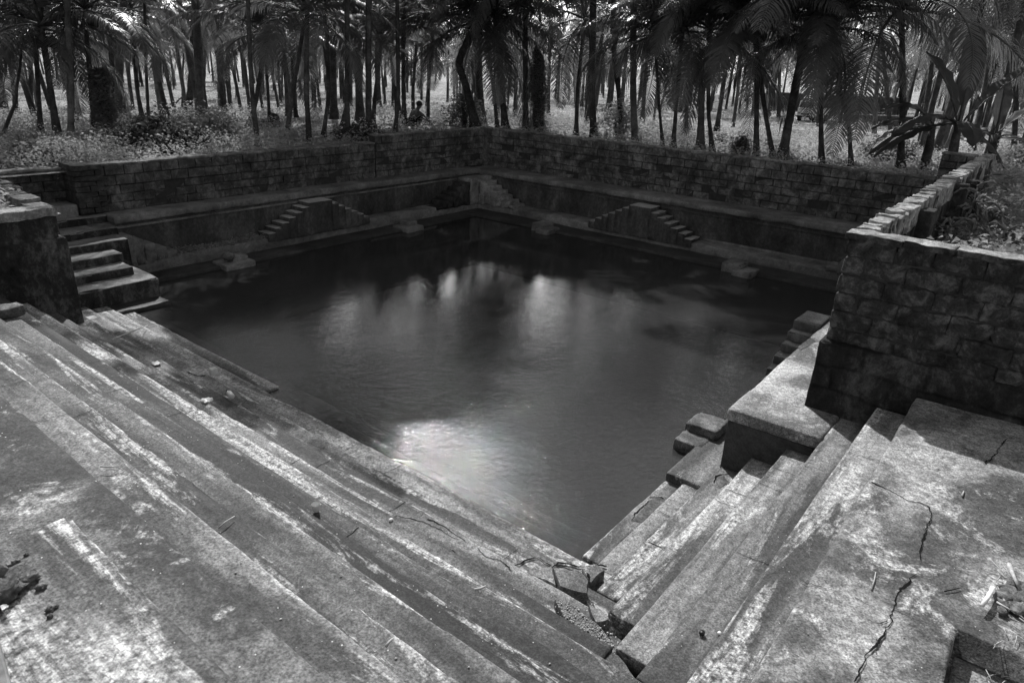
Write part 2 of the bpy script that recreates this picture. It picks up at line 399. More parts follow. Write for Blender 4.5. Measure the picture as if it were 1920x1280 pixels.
# right bathing steps ------------------------------------------------------
ghr = thing('bathing_steps', (1.2*H, KY[3]*H, 0), 'shorter flight of worn concrete steps between pool and landing at near right', 'steps')
washR = [.5, .6, .85, .8, .45, .2, .85, .45]
darkR = [.085, .085, .09, .11, .095, .075, .11, .105]
for k in range(0, 7):
    m = concrete('step_concrete_right', 'x', dark=darkR[k], mid=darkR[k]*2.1, wash=washR[k], seed=50+2.9*k, streak=.5, light=.50)
    x0 = KX[k]-.001 if k else 1.06
    x1 = PX+.01 if k < 5 else WX+.01
    y0 = KY[k+1]*H-.02; y1 = KY[k]*H
    if k == 3: x0 += .010
    V, F = rbox(x0*H, x1*H, y0, y1, KZ[k]*H-.30, KZ[k]*H, r=.022, amp=.007, freq=1.3, chip=.07, cells=(.06, .06, .3), seed=20+k)
    wear(part('step', (V, F), m, ghr), 1, KY[k]*H, .05, KY[k+1]*H+.005)
# ledge that runs on below the platform
m_ledge = concrete('ledge_concrete', 'x', dark=.075, mid=.15, wash=.45, seed=91, streak=.2)
part('ledge', rbox(1.448*H, 3.70*H, .50*H, .611*H, -.25, .125, r=.025, amp=.01, freq=1.3, chip=.04, cells=(.1, .12, .2)), m_ledge, ghr)

# landings (paving) ---------------------------------------------------------
m_land = concrete('landing_concrete', 'n', dark=.11, mid=.23, wash=.65, seed=13, streak=.35, light=.5, moss=.75)
z7 = KZ[7]*H
def land_z(X, Y):
    z = np.full(X.shape, z7); e = KY[7]*H-Y
    z -= np.select([e < -.0001, e < .003, e < .012, e < .03], [.3, .022, .006, .001], 0)
    z = np.where((X < .935*H+.001) & (Y < -.047*H+.001), z7-.15, z)
    nn_ = np.array([mn.noise(Vector((a, b, 0))*1.4)*.008+mn.noise(Vector((a, b, 3))*5)*.004 for a, b in zip(X.ravel(), Y.ravel())]).reshape(X.shape)
    return z+nn_
xs_ = np.unique(np.concatenate([np.arange(KX[8]*H, WX*H+.06, .06), [.935*H, .935*H+.012, .935*H+.03, .935*H+.05]]))
ys_ = np.unique(np.concatenate([np.arange(-1.6*H, KY[7]*H-.05, .06), [-.047*H, -.047*H+.012, -.047*H+.03, KY[7]*H-.03, KY[7]*H-.011, KY[7]*H-.002, KY[7]*H+.001]]))
def land_xy():
    V, F = grid(xs_, ys_, land_z)
    for v in V:                           # wobble the lips so they are not ruled
        w_ = mn.noise_vector(Vector(v)*2.3)*.012+mn.noise_vector(Vector(v)*9)*.006; v[0] += w_.x; v[1] += w_.y
    return V, F
struct('landing', land_xy(), m_land)
m_pit = concrete('sunken_concrete', 'n', dark=.10, mid=.2, wash=.3, seed=23, streak=.2)
struct('sunken_landing', rbox(KX[8]*H+.01, .93*H, -1.6*H, -.05*H, z7-.34, z7-.135, r=.02, amp=.008, cells=(.12, .12, .3)), m_pit)
m_up = concrete('upper_concrete', 'n', dark=.06, mid=.13, wash=.62, seed=31, streak=.75, light=.5, moss=.6)
m_up2 = concrete('upper_paving_concrete', 'y', dark=.085, mid=.17, wash=1.05, seed=37, streak=.75, light=.48, moss=.5)
z11 = KZ[11]*H; z12 = KZ[12]*H
struct('upper_landing', rbox(-2.2*H, KX[11]*H, -.35*H, LY*H+.1, z11-.3, z11, r=.02, amp=.008, freq=1.2, chip=.04, cells=(.11, .11, .3)), m_up)
struct('terrace', rbox(-2.2*H, KX[12]*H, -1.6*H, .668*H, z11-.1, z12, r=.025, amp=.008, freq=1.2, chip=.05, cells=(.05, .05, .2), seed=4), m_up2)
wear(bpy.data.objects['terrace'], 1, .668*H, .05)

# ------------------------------------------------------------------ right hand platform (bench) with its double stair
m_plat = concrete('platform_concrete', 'n', dark=.2, mid=.33, wash=.75, seed=61, streak=.05, light=.42, moss=.35)
pl = thing('stone_platform', (1.8*H, .4*H, 0), 'broad smooth concrete platform with dark front face jutting from the right hand wall', 'platform')
part('platform_top', rbox(PX*H, 3.88*H, .286*H, .517*H, .209*H-.13, .209*H+.012, r=.04, amp=.008, freq=1.1, chip=.07, cells=(.09, .09, .2), seed=3), m_plat, pl)
part('platform_wall', rbox(PX*H+.018, 3.88*H, .30*H, .517*H-.02, -.3, .209*H-.12, r=.02, amp=.006, cells=(.2, .2, .2)), stone('platform_face', .03, .06, .1, 1.2, 5., .006), pl)
def stair_run(parent, axis, a0, da, n, b0, b1, zlo, ztop, mat, wallmat):
    """treads that climb along an axis from a0; each a worn block standing on the one below"""
    for i in range(n):
        z = zlo+(ztop-zlo)*(i+1)/n; s0 = a0+da*i; s1 = a0+da*(i+1)+math.copysign(.012, da)
        lo, hi = min(s0, s1), max(s0, s1)
        kw = dict(r=.018, amp=.007, chip=.04, cell=.09, seed=a0+i)
        if axis == 'x': vf = rbox(lo, hi, b0, b1, zlo-.1-.002*i, z, **kw)
        else: vf = rbox(b0, b1, lo, hi, zlo-.1-.002*i, z, **kw)
        side_material(part('step', vf, mat, parent), M_benchwall)
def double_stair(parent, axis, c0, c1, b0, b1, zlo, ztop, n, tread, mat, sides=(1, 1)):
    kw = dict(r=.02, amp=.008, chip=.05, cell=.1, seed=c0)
    side_material(part('landing', rbox(c0, c1, b0, b1, zlo-.1, ztop, **kw) if axis == 'x' else rbox(b0, b1, c0, c1, zlo-.1, ztop, **kw), mat, parent), M_benchwall)
    h = (ztop-zlo)/(n+1)
    if sides[0]: stair_run(parent, axis, c0-tread*n, tread, n, b0, b1, zlo, ztop-h, mat, None)
    if sides[1]: stair_run(parent, axis, c1+tread*n, -tread, n, b0, b1, zlo, ztop-h, mat, None)
m_st = concrete('stair_concrete', 'n', dark=.085, mid=.15, wash=.3, seed=65, streak=.1, light=.35)
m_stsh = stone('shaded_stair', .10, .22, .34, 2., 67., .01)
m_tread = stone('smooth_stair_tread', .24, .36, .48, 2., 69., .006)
rs = thing('double_staircase', (2.4*H, .56*H, .1), 'small double staircase rising from the water against the side of the right hand platform', 'staircase')
double_stair(rs, 'x', 2.325*H, 2.47*H, .515*H, .600*H, .03*H, .222*H, 6, .052*H, m_st)

# ------------------------------------------------------------------ far right side (faces -x)
fr = thing('stepped_bench', (3.8*H, 1.7*H, 0), 'long dark masonry bench with two ledges along the far right side of the pool', 'bench')
part('slab', rbox(3.55*H, 3.74*H, .50*H, 3.30*H, -1.5, .05, r=.02, amp=.012, freq=1.2, chip=.06, cells=(.2, .14, .2)), M_slab, fr)
part('ledge', rbox(3.73*H, 3.88*H, .50*H, 3.40*H, -.2, .24, r=.03, amp=.012, freq=1.3, chip=.05, cells=(.15, .12, .12)), M_bench, fr)
part('seat_wall', rbox(3.875*H, 4.0*H, .50*H, 3.5*H, .1, .235*H, r=.01, amp=.006, cells=(.3, .2, .15)), M_benchwall, fr)
part('curb', rbox(3.858*H, 3.876*H, .55*H, 1.60*H, .22, .285, r=.012, amp=.004, cells=(.1, .14, .1)), M_bench, fr)
part('moulding', rbox(3.866*H, 3.9*H, .50*H, 3.46*H, .205*H, .216*H, r=.01, amp=.003, cells=(.2, .2, .1)), M_benchwall, fr)
part('seat', rbox(3.853*H, 4.1*H, .50*H, 3.5*H, .232*H, .265*H, r=.03, amp=.009, freq=1.3, chip=.06, cells=(.15, .12, .1)), M_bench, fr)
# far left side (faces -y)
fl = thing('stepped_bench', (2.4*H, 3.35*H, 0), 'long masonry bench along the far left side of the pool, weeds on its ledge', 'bench')
part('slab', rbox(1.24*H, 3.56*H, 3.145*H, 3.29*H, -1.5, .05, r=.02, amp=.012, freq=1.2, chip=.06, cells=(.14, .2, .2)), M_slab, fl)
part('ledge', rbox(1.24*H, 3.735*H, 3.28*H, 3.40*H, -.2, .29, r=.03, amp=.02, freq=1.6, chip=.1, cells=(.12, .15, .12)), M_bench, fl)
part('seat_wall', rbox(1.2*H, 3.88*H, 3.395*H, 3.48*H, .1, .238*H, r=.01, amp=.006, cells=(.2, .3, .15)), M_benchwall, fl)
part('moulding', rbox(1.2*H, 3.87*H, 3.386*H, 3.41*H, .213*H, .224*H, r=.01, amp=.003, cells=(.2, .2, .1)), M_bench, fl)
part('seat', rbox(1.3*H, 3.86*H, 3.375*H, 3.56*H, .237*H, .272*H, r=.03, amp=.009, freq=1.3, chip=.06, cells=(.12, .15, .1)), M_bench, fl)

# walls of laterite blocks ----------------------------------------------------
def courses(axis, a0, a1, face, thick, z0, z1, bw_, bh, jit=.012, prot=.0, flip=1):
    """jittered blocks on a core; face is the coordinate of the visible face, thick goes away from it"""
    out = []; nz = max(1, round((z1-z0)/bh)); bh = (z1-z0)/nz
    for r_ in range(nz):
        n = max(1, round((a1-a0)/bw_)); W = (a1-a0)/n; off = (r_ % 2)*.5
        for i in range(n+1):
            s0 = a0+(i-off)*W; s1 = s0+W
            s0 = max(s0, a0); s1 = min(s1, a1)
            if s1-s0 < .06: continue
            gp = .006
            jj = [random.uniform(-jit, jit) for _ in range(8)]
            f = face+flip*prot; bk = face+thick
            z_0 = z0+r_*bh+gp; z_1 = z0+(r_+1)*bh-gp
            lo, hi = (f, bk) if f < bk else (bk, f)
            if axis == 'x': v, q = box(s0+gp, s1-gp, lo, hi, z_0, z_1)
            else: v, q = box(lo, hi, s0+gp, s1-gp, z_0, z_1)
            pj = random.uniform(-jit, jit)
            for t_ in range(8):
                v[t_][0 if axis == 'x' else 1] += jj[t_]*.6; v[t_][2] += jj[(t_+3) % 8]*.6
                v[t_][1 if axis == 'x' else 0] += pj+jj[(t_+5) % 8]*.4
            out.append((v, q))
    return join(*out)
def bevel(o, wd=.015, seg=2):
    b = o.modifiers.new('bevel', 'BEVEL'); b.width = wd; b.segments = seg; b.limit_method = 'ANGLE'; b.angle_limit = R(40)
def wall_run(root, axis, a0, a1, face, thick, z0, z1, mat, matcop, bw_=.42, bh=.2, band=.42, cap=True):
    s = -1 if thick > 0 else 1
    lo, hi = sorted((face+math.copysign(.02, thick), face+thick))
    kw = dict(r=.02, amp=.01)
    if axis == 'x': core = rbox(a0, a1, lo, hi, z0-.3, z1-.03, cells=(.3, .3, .3), **kw)
    else: core = rbox(lo, hi, a0, a1, z0-.3, z1-.03, cells=(.3, .3, .3), **kw)
    part('wall_core', core, M_joint, root)
    o = part('masonry', courses(axis, a0, a1, face, thick*.5, z0, z1-band, bw_, bh*.8, .022), mat, root, smooth=False); bevel(o)
    o = part('upper_courses', courses(axis, a0, a1, face, thick*.5, z1-band, z1-.035, bw_*.85, band/2, .010, prot=.03, flip=s), mat, root, smooth=False); bevel(o)
    if cap:
        l2, h2 = sorted((face+s*.035, face+thick+(-s)*.01))
        n = (.3, .1) if axis == 'x' else (.1, .3)
        if axis == 'x': cp = rbox(a0-.01, a1+.01, l2, h2, z1-.05, z1, r=.02, amp=.02, freq=2.2, chip=.07, cells=(.12, .12, .1))
        else: cp = rbox(l2, h2, a0-.01, a1+.01, z1-.05, z1, r=.02, amp=.02, freq=2.2, chip=.07, cells=(.12, .12, .1))
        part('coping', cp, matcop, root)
wr_ = thing('laterite_wall', (4.07*H, 2*H, .27*H), 'long dark laterite block wall behind the far right bench', 'wall')
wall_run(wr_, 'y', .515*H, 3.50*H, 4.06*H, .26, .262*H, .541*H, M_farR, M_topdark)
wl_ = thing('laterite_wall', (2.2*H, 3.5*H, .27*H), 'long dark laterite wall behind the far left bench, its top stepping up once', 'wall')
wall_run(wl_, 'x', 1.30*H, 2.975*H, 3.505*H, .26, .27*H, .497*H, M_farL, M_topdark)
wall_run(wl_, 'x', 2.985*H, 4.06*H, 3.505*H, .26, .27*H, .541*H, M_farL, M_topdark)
part('pillar', join(rbox(1.215*H, 1.33*H, 3.50*H, 3.66*H, .1*H, .485*H, cell=.1, r=.02, amp=.015), courses('x', 1.205*H, 1.33*H, 3.50*H-.05, .64, .28*H, .497*H, .24, .1, .02)), M_block, wl_, smooth=False)
wb = thing('laterite_wall', (1.0*H, 3.6*H, .3*H), 'low overgrown wall at the left edge, beyond the end of the far left wall', 'wall')
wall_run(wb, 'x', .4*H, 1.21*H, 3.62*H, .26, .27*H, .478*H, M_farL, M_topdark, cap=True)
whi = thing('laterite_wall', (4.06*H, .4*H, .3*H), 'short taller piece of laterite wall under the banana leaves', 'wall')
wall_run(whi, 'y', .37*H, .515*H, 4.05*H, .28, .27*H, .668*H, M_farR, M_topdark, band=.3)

# right hand wall running away from the camera, with a row of big blocks on top
wr2 = thing('laterite_wall', (3.0*H, .335*H, .3*H), 'sunlit topped laterite wall receding from the right hand pier to the far corner', 'wall')
part('wall_core', rbox(1.80*H, 4.26*H, .322*H, WY*H-.01, .15*H, .64*H, r=.02, amp=.012, cells=(.3, .1, .3)), M_farR, wr2)
o = part('masonry', courses('x', 1.80*H, 4.27*H, .314*H, .10, .30*H, .648*H, .17, .46, .02, 0, 1), M_block, wr2, smooth=False); bevel(o)
out = []; x = 1.785*H
i = 0
while x < 4.27*H:
    L = random.uniform(.12, .24); y0 = .312*H+random.uniform(-.022, .022); y1 = WY*H+random.uniform(-.022, .025)
    z1 = .664*H+random.uniform(-.02, .02)
    out.append(rbox(x, x+L-.005, y0, y1, .60*H, z1, cell=.05, r=.008, amp=.020, freq=7, chip=.06, seed=i)); x += L; i += 1
part('coping_blocks', join(*out), M_top, wr2)
for bx_ in (2.30*H, 3.0*H, 3.62*H):
    part('buttress', rbox(bx_, bx_+.26, .272*H, .316*H, .2*H, .647*H, cell=.1, r=.02, amp=.012), M_block, wr2)
# right pier, facing the camera
pr = thing('laterite_pier', (1.75*H, -.3*H, .3*H), 'big mossy laterite block wall end in the right foreground, its top edge sunlit', 'wall')
part('wall_core', rbox(WX*H+.02, WX*H+.235, -1.4*H, WY*H-.02, .36*H, .64*H, r=.03, amp=.01, cells=(.1, .1, .1)), M_joint, pr)
out = []
for r_ in range(6):
    z0_ = .385*H+r_*.179; z1_ = z0_+.179; y1 = WY*H; i = 0
    while y1 > -1.4*H:
        L = random.uniform(.30, .44) if (i or r_ % 2) else .19; o_ = random.uniform(-.010, .012)
        out.append(rbox(WX*H+o_, WX*H+.12, y1-L+.003, y1-.002, z0_+.002, z1_-.003, r=.020, amp=.017, freq=8, chip=.05, cells=(.12, .04, .04), seed=r_*9+i)); y1 -= L; i += 1
part('masonry', join(*out), M_pier, pr)
part('plinth', rbox(WX*H-.055, WX*H+.27, -1.4*H, WY*H+.045, .1*H, .398*H, r=.03, amp=.012, freq=2.0, chip=.06, cells=(.1, .07, .07), seed=6), M_pierbase, pr)
out = []; y = WY*H+.03; i = 0
while y > -1.4*H:
    L = random.uniform(.35, .6)
    out.append(rbox(WX*H-.004+random.uniform(-.008, .008), WX*H+.235+random.uniform(-.02, .02), y-L+.001, y, .648*H, .664*H+random.uniform(-.003, .004), cell=.045, r=.007, amp=.013, freq=8, chip=.07, seed=i)); y -= L; i += 1
side_material(part('coping', join(*out), M_top, pr), M_pier)
# left pier
pf = thing('plastered_pier', (.6*H, 2.6*H, .2*H), 'dark blotchy plastered wall end standing on the steps at the left edge', 'wall')
part('masonry', rbox(.15*H, .815*H, LY*H, LY*H+.26, .37*H, .492*H, r=.03, amp=.018, freq=3, chip=.06, cells=(.07, .1, .07)), M_leftpier, pf)
part('plinth', rbox(.1*H, .830*H, LY*H-.045, LY*H+.28, .0, .402*H, r=.03, amp=.012, freq=2, chip=.04, cells=(.1, .1, .07)), M_leftpier, pf)
out = []
for i, (a, b_, zt) in enumerate(((.15, .40, .482), (.40, .645, .484), (.655, .823, .503))):
    out.append(rbox(a*H, b_*H-.01, LY*H-.03, LY*H+.29, .475*H, zt*H, cell=.05, r=.01, amp=.018, freq=7, chip=.06, seed=i+9))
part('coping', join(*out), M_top, pf)
wl2 = thing('laterite_wall', (.83*H, 3.0*H, .3*H), 'rough topped wall running back from the left pier towards the grove', 'wall')
out = []; y = LY*H+.28; i = 0
while y < 3.62*H:
    L = random.uniform(.22, .4); t_ = (y/H-LY)/.9; xc = (.80+.075*t_)*H
    out.append(rbox(xc-.14+random.uniform(-.02, .02), xc+.14+random.uniform(-.02, .02), y, y+L-.01, .2*H, .496*H+random.uniform(-.03, .02), cell=.08, r=.02, amp=.02, freq=3, chip=.07, seed=i)); y += L; i += 1
part('masonry', join(*out), stone('rough_top', .03, .13, .36, 4.5, 71., .035), wl2)

# left flight up to the bench
lfl = thing('staircase', (1.0*H, 3.2*H, 0), 'dark flight of six high steps climbing between the left pier and the far left bench', 'staircase')
fronts = [2.904, 3.012, 3.113, 3.22, 3.33, 3.45]; zs = [.098, .134, .171, .204, .236, .270]; xr = [1.254, 1.203, 1.21, 1.285, 1.293, 1.305]
for i in range(6):
    y1 = 3.66 if i == 5 else fronts[i+1]+.01
    if i == 0: vf = rbox(.80*H, xr[i]*H, fronts[i]*H, 3.15*H, -.3, zs[i]*H, r=.03, amp=.01, chip=.06, cell=.11, seed=i)
    else: vf = rbox((.79-.001*i)*H, xr[i]*H, fronts[i]*H, y1*H, -.2+.003*i, zs[i]*H, r=.025, amp=.01, chip=.06, cell=.11, seed=i)
    side_material(part('step', vf, m_stsh, lfl), M_leftpier)
part('landing', rbox(.79*H, 1.205*H, 3.50*H, 3.62*H, .2, .325*H, r=.03, amp=.012, chip=.06, cell=.12), m_stsh, lfl)
part('lower_slab', rbox(.99*H, 1.245*H, 2.805*H, 2.915*H, -.3, .075, r=.02, amp=.012, freq=3, chip=.08, cell=.07), M_slab, lfl)
sf = thing('staircase', (1.4*H, 3.3*H, .3), 'small side flight descending from the left staircase onto the grassy ledge', 'staircase')
for i, (a, z) in enumerate(((1.286, .199), (1.33, .174), (1.38, .148), (1.43, .122), (1.48, .097))):
    part('step', rbox(a*H-.02-.004*i, (a+.045)*H+.01, 3.282*H, 3.384*H, .2, z*H, cell=.09, r=.03, amp=.014, chip=.08, seed=i), M_bench, sf)
# triangular double stairs
dl = thing('double_staircase', (2.36*H, 3.33*H, .3), 'double staircase in the middle of the far left bench', 'staircase')
double_stair(dl, 'x', 2.285*H, 2.445*H, 3.265*H, 3.37*H, .076*H, .232*H, 6, .045*H, m_tread)
dr = thing('double_staircase', (3.8*H, 1.97*H, .3), 'double staircase with a flat top in the middle of the far right bench', 'staircase')
double_stair(dr, 'y', 1.895*H, 2.045*H, 3.722*H, 3.845*H, .058*H, .222*H, 6, .047*H, m_tread)
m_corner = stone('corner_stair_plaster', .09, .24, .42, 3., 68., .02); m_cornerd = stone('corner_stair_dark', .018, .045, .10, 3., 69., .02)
dc = thing('double_staircase', (3.8*H, 3.35*H, .3), 'corner staircase whose two flights meet at the far corner of the pool', 'staircase')
part('landing', rbox(3.63*H, 3.88*H, 3.27*H, 3.40*H, .2, .232*H, cell=.11, r=.02, amp=.01, chip=.06), m_corner, dc)
for i in range(6):
    z = .232-.026*(i+1)
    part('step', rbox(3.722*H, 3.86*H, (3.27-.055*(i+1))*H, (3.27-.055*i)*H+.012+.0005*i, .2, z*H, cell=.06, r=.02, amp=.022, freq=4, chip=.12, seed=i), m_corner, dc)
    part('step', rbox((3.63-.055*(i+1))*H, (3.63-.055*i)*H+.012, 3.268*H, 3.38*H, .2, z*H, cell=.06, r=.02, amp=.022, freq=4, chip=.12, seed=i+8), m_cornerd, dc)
de = thing('staircase', (3.8*H, .8*H, .2), 'short flight half hidden behind the right pier on the far right ledge', 'staircase')
for i in range(4):
    part('step', rbox(3.722*H, 3.85*H, (.50)*H, (.86-.055*i)*H, .2+.002*i, (.085+.028*i)*H, cell=.1, r=.03, amp=.014, chip=.08, seed=i+3), M_bench, de)

# small stepping blocks on the slabs at the water's edge
def step_blocks(ax, c, label, lo, hi, off=1):
    r_ = thing('stepping_block', ((lo+hi)/2, c, 0) if ax == 'y' else (c, (lo+hi)/2, 0), label, 'block', 'stepping blocks at the water edge')
    kw = dict(cell=.07, r=.03, amp=.014, freq=3, chip=.08)
    if ax == 'y':       # far left: block between x lo..hi, y round c
        part('lower_block', rbox(lo, hi, c-.22, c+.36, -.25, .11, seed=c, **kw), M_bench, r_)
        part('upper_block', rbox(lo+(hi-lo)*.42, hi-.02, c+.0, c+.36, .05, .20, seed=c+1, **kw), M_bench, r_)
    else:
        part('lower_block', rbox(c-.28, c+.3, lo, (lo+hi)/2+.05, -.25, .11, seed=c, **kw), M_bench, r_)
        part('upper_block', rbox(c-.1, c+.4, lo+(hi-lo)*.4, hi, -.2, .20, seed=c+1, **kw), M_bench, r_)
step_blocks('y', 3.14*H, 'small stepping block carrying a round stone, at the far left slab', 1.66*H, 1.82*H)
step_blocks('y', 3.14*H, 'small stepping block at the water edge near the far corner, on the left slab', 2.86*H, 3.0*H)
step_blocks('x', 3.53*H, 'small stepping block beside the far corner, on the right slab', 2.46*H, 2.62*H)
step_blocks('x', 3.53*H, 'pair of stepping blocks on the slab below the far right bench, near the right pier', 1.15*H, 1.33*H)
rb = thing('stepping_block', (1.7*H, .64*H, 0), 'broken pair of stepping blocks poking into the water beside the platform corner', 'block', 'stepping blocks at the water edge')
part('lower_block', rbox(1.625*H, 1.70*H, .59*H, .675*H, -.3, .13, cell=.05, r=.03, amp=.015, freq=4, chip=.1), m_st, rb)
part('upper_block', rbox(1.69*H, 1.79*H, .58*H, .675*H, -.3, .23, cell=.05, r=.035, amp=.02, freq=4, chip=.12), m_st, rb)
solo('stone', blob((1.71*H, 3.15*H, .22), (.12, .09, .09), 4, 3), M_rub, 'round stone lying on the stepping block at the left', 'stone')

# ------------------------------------------------------------------ broken corner where the two flights meet
bc = thing('broken_corner', (.8*H, .4*H, .3), 'broken corner of the steps where slabs have slipped and gravel shows', 'rubble')
m_rubc = concrete('broken_slab', 'n', dark=.12, mid=.2, wash=.4, seed=81, streak=.1)
m_grav, nt_, b_, o_ = newmat('gravel_mortar'); t_ = NT(nt_)
v_ = t_.n('ShaderNodeTexVoronoi'); v_.inputs['Scale'].default_value = 70; t_.l(t_.pos(), v_.inputs['Vector'])
t_.l(t_.mix(t_.ramp(t_.noise(t_.pos(), 9, 8, .7), [(.35, .07), (.65, .22)]), .6, t_.math('LESS_THAN', v_.outputs['Distance'], .2)), b_.inputs['Base Color'])
t_.bump(v_.outputs['Distance'], .02, b_, .8); b_.inputs['Roughness'].default_value = .9
def slab_px(pts, z, th, mat, seed=0, name='slab', amp=.006):
    top = [on_z(x, y, z) for x, y in pts]; n = len(top); res = []
    for i in range(n):                         # jagged outline
        a, b = top[i], top[(i+1) % n]; L = np.linalg.norm(b-a); m_ = max(2, int(L/.05))
        for j in range(m_):
            p = a+(b-a)*j/m_; nv = mn.noise_vector(Vector(p)*7+Vector((seed, 0, 0)))
            res.append(p+np.array([nv.x, nv.y, 0])*.022*(0 if j == 0 else 1))
    m_ = len(res); c = np.mean(res, 0)
    inner = [c+(p-c)*.97 for p in res]
    V = [np.array(p)-[0, 0, .012] for p in res]+[p for p in inner]+[np.array(p)-[0, 0, th] for p in res]+[c]
    F = [(i, (i+1) % m_, m_+(i+1) % m_, m_+i) for i in range(m_)]
    F += [(2*m_+i, 2*m_+(i+1) % m_, (i+1) % m_, i) for i in range(m_)]
    F += [(m_+i, m_+(i+1) % m_, 3*m_) for i in range(m_)]
    a = np.cross(top[1]-top[0], top[2]-top[1])
    if a[2] < 0: F = [f[::-1] for f in F]
    return part(name, (np.array(V), F), mat, bc, smooth=False)
slab_px([(1036, 1062), (1090, 1072), (1104, 1088), (1102, 1112), (1050, 1098)], .30, .25, m_rubc, 1)
slab_px([(985, 1072), (1034, 1062), (1042, 1096), (1020, 1085)], .25, .2, m_rubc, 2)
slab_px([(1092, 1064), (1118, 1056), (1134, 1068), (1108, 1092)], .20, .2, m_rubc, 3)
slab_px([(1040, 1122), (1065, 1124), (1120, 1168), (1164, 1222), (1150, 1232), (1068, 1184)], .47, .3, m_grav, 4, 'gravel')
slab_px([(1068, 1176), (1092, 1188), (1160, 1228), (1200, 1282), (1110, 1290), (1075, 1220)], .60, .4, concrete('dark_slab', 'y', dark=.05, mid=.07, wash=-.6, seed=83, streak=.6), 5)
slab_px([(1104, 1132), (1126, 1140), (1142, 1160), (1118, 1166)], .44, .2, m_rubc, 6)
for i in range(90):
    u_ = random.random(); px = 1052+95*u_+random.uniform(-24, 24); py = 1128+85*u_+random.uniform(-12, 12)
    p = on_z(px, py, .475); s_ = random.uniform(.003, .009)
    part('pebble', blob(p+np.array([0, 0, s_*.3]), (s_, s_*.8, s_*.7), i, 1), plain('pale_pebble', .5, .8) if i == 0 else bpy.data.materials['pale_pebble'], bc)
for k in range(1, 11):                       # joints across the treads
    for j in range(random.choice((1, 2, 3))):
        y = random.uniform(KY[min(k+1, 7)]+.25, 2.2)*H; x0_, x1_ = (KX[k+1]+.003)*H, (KX[k]-.005)*H; zt = KZ[k]*H
        JOINTS = globals().setdefault('JOINTS', []); JOINTS.append(((x0_, y, zt), (x1_, y+random.uniform(-.05, .05), zt), ghl))
for k in range(1, 7):
    for j in range(random.choice((1, 2))):
        x = random.uniform(KX[k]+.2, 1.6)*H if k > 4 else random.uniform(KX[k]+.15, 1.5)*H; JOINTS.append(((x, (KY[k+1]+.003)*H, KZ[k]*H), (x+random.uniform(-.05, .05), (KY[k]-.005)*H, KZ[k]*H), ghr))
# cracks and holes: dark ribbons on the surface, the shade of their depth put into colour
M_crack = plain('crack', .012, .95, .05)
def crack_px(pts, z, wd, parent, seed=0, name='crack'):
    P = [on_z(x, y, z+.004) for x, y in pts]; Q = []
    for i in range(len(P)-1):
        n = max(2, int(np.linalg.norm(P[i+1]-P[i])/.014))
        for j in range(n): Q.append(P[i]+(P[i+1]-P[i])*j/n)
    Q.append(P[-1]); Q = np.array(Q)
    for i, q in enumerate(Q):
        nv = mn.noise_vector(Vector(q)*9+Vector((seed, 0, 0)))*.016+mn.noise_vector(Vector(q)*38+Vector((seed, 0, 0)))*.011; Q[i] += np.array([nv.x, nv.y, 0])
    T = np.gradient(Q, axis=0); N = np.stack([-T[:, 1], T[:, 0], 0*T[:, 0]], 1); N /= np.linalg.norm(N, axis=1)[:, None]+1e-9
    ww = np.array([wd*max(.34, .5+1.0*mn.noise(Vector(q)*9+Vector((seed, 1, 2)))) for q in Q]); ww[0] = ww[-1] = .0015
    V = np.vstack([Q+N*ww[:, None]*.5, Q-N*ww[:, None]*.5]); n = len(Q)
    F = [(i, n+i, n+i+1, i+1) for i in range(n-1)]
    V = np.vstack([V, V-[0, 0, .02]]); F += [(2*n+f[3], 2*n+f[2], 2*n+f[1], 2*n+f[0]) for f in list(F)]
    if parent is None: return V, F
    return part(name, (V, F), M_crack, parent, smooth=False)
for i, (a, c, par) in enumerate(JOINTS):
    a, c = np.array(a), np.array(c); Q = a+(c-a)*np.linspace(0, 1, 14)[:, None]; n = len(Q)
    for q in Q: nv = mn.noise_vector(Vector(q)*20); q += np.array([nv.x, nv.y, 0])*.012+[0, 0, .006]
    t_2 = (c-a)/np.linalg.norm(c-a); N = np.array([-t_2[1], t_2[0], 0]); ww = np.array([.0022+.003*abs(mn.noise(Vector(q)*17)) for q in Q])[:, None]
    V = np.vstack([Q+N*ww, Q-N*ww]); F = [(j, n+j, n+j+1, j+1) for j in range(n-1)]; V = np.vstack([V, V-[0, 0, .02]]); F += [(2*n+f[3], 2*n+f[2], 2*n+f[1], 2*n+f[0]) for f in list(F)]
    part('joint', (V, F), M_crack, par, smooth=False)
z7t = z7+.004
cl = [([(1631, 904), (1660, 915), (1700, 936), (1740, 947), (1748, 960), (1740, 985), (1733, 1010), (1722, 1049)], .016),
      ([(1718, 1075), (1700, 1095), (1684, 1112), (1678, 1132), (1668, 1152), (1672, 1165), (1655, 1190), (1638, 1208), (1622, 1230), (1604, 1280)], .014),
      ([(1600, 1117), (1640, 1142), (1668, 1156)], .006), ([(1676, 1142), (1710, 1156), (1745, 1170)], .006),
      ([(1628, 1162), (1655, 1171), (1664, 1162)], .005), ([(1890, 820), (1868, 850), (1846, 868)], .012), ([(1500, 1090), (1530, 1098), (1576, 1106)], .006)]
for i, (pts, wd) in enumerate(cl):
    V, F = crack_px(pts, z7t, wd, None, i); o = link('crack', mesh('crack', V, F), M_crack); o['kind'] = 'structure'
for i, (pts, wd, z) in enumerate([([(1000, 1090), (1030, 1070), (1050, 1053), (1085, 1062), (1120, 1058), (1140, 1062)], .03, .10),
        ([(1102, 1072), (1108, 1092)], .03, .31), ([(1040, 1058), (1070, 1068), (1090, 1086)], .03, .22), ([(965, 1060), (985, 1050), (1010, 1043), (1037, 1060)], .022, .17)]):
    crack_px(pts, z*1.0, wd, bc, i+20)
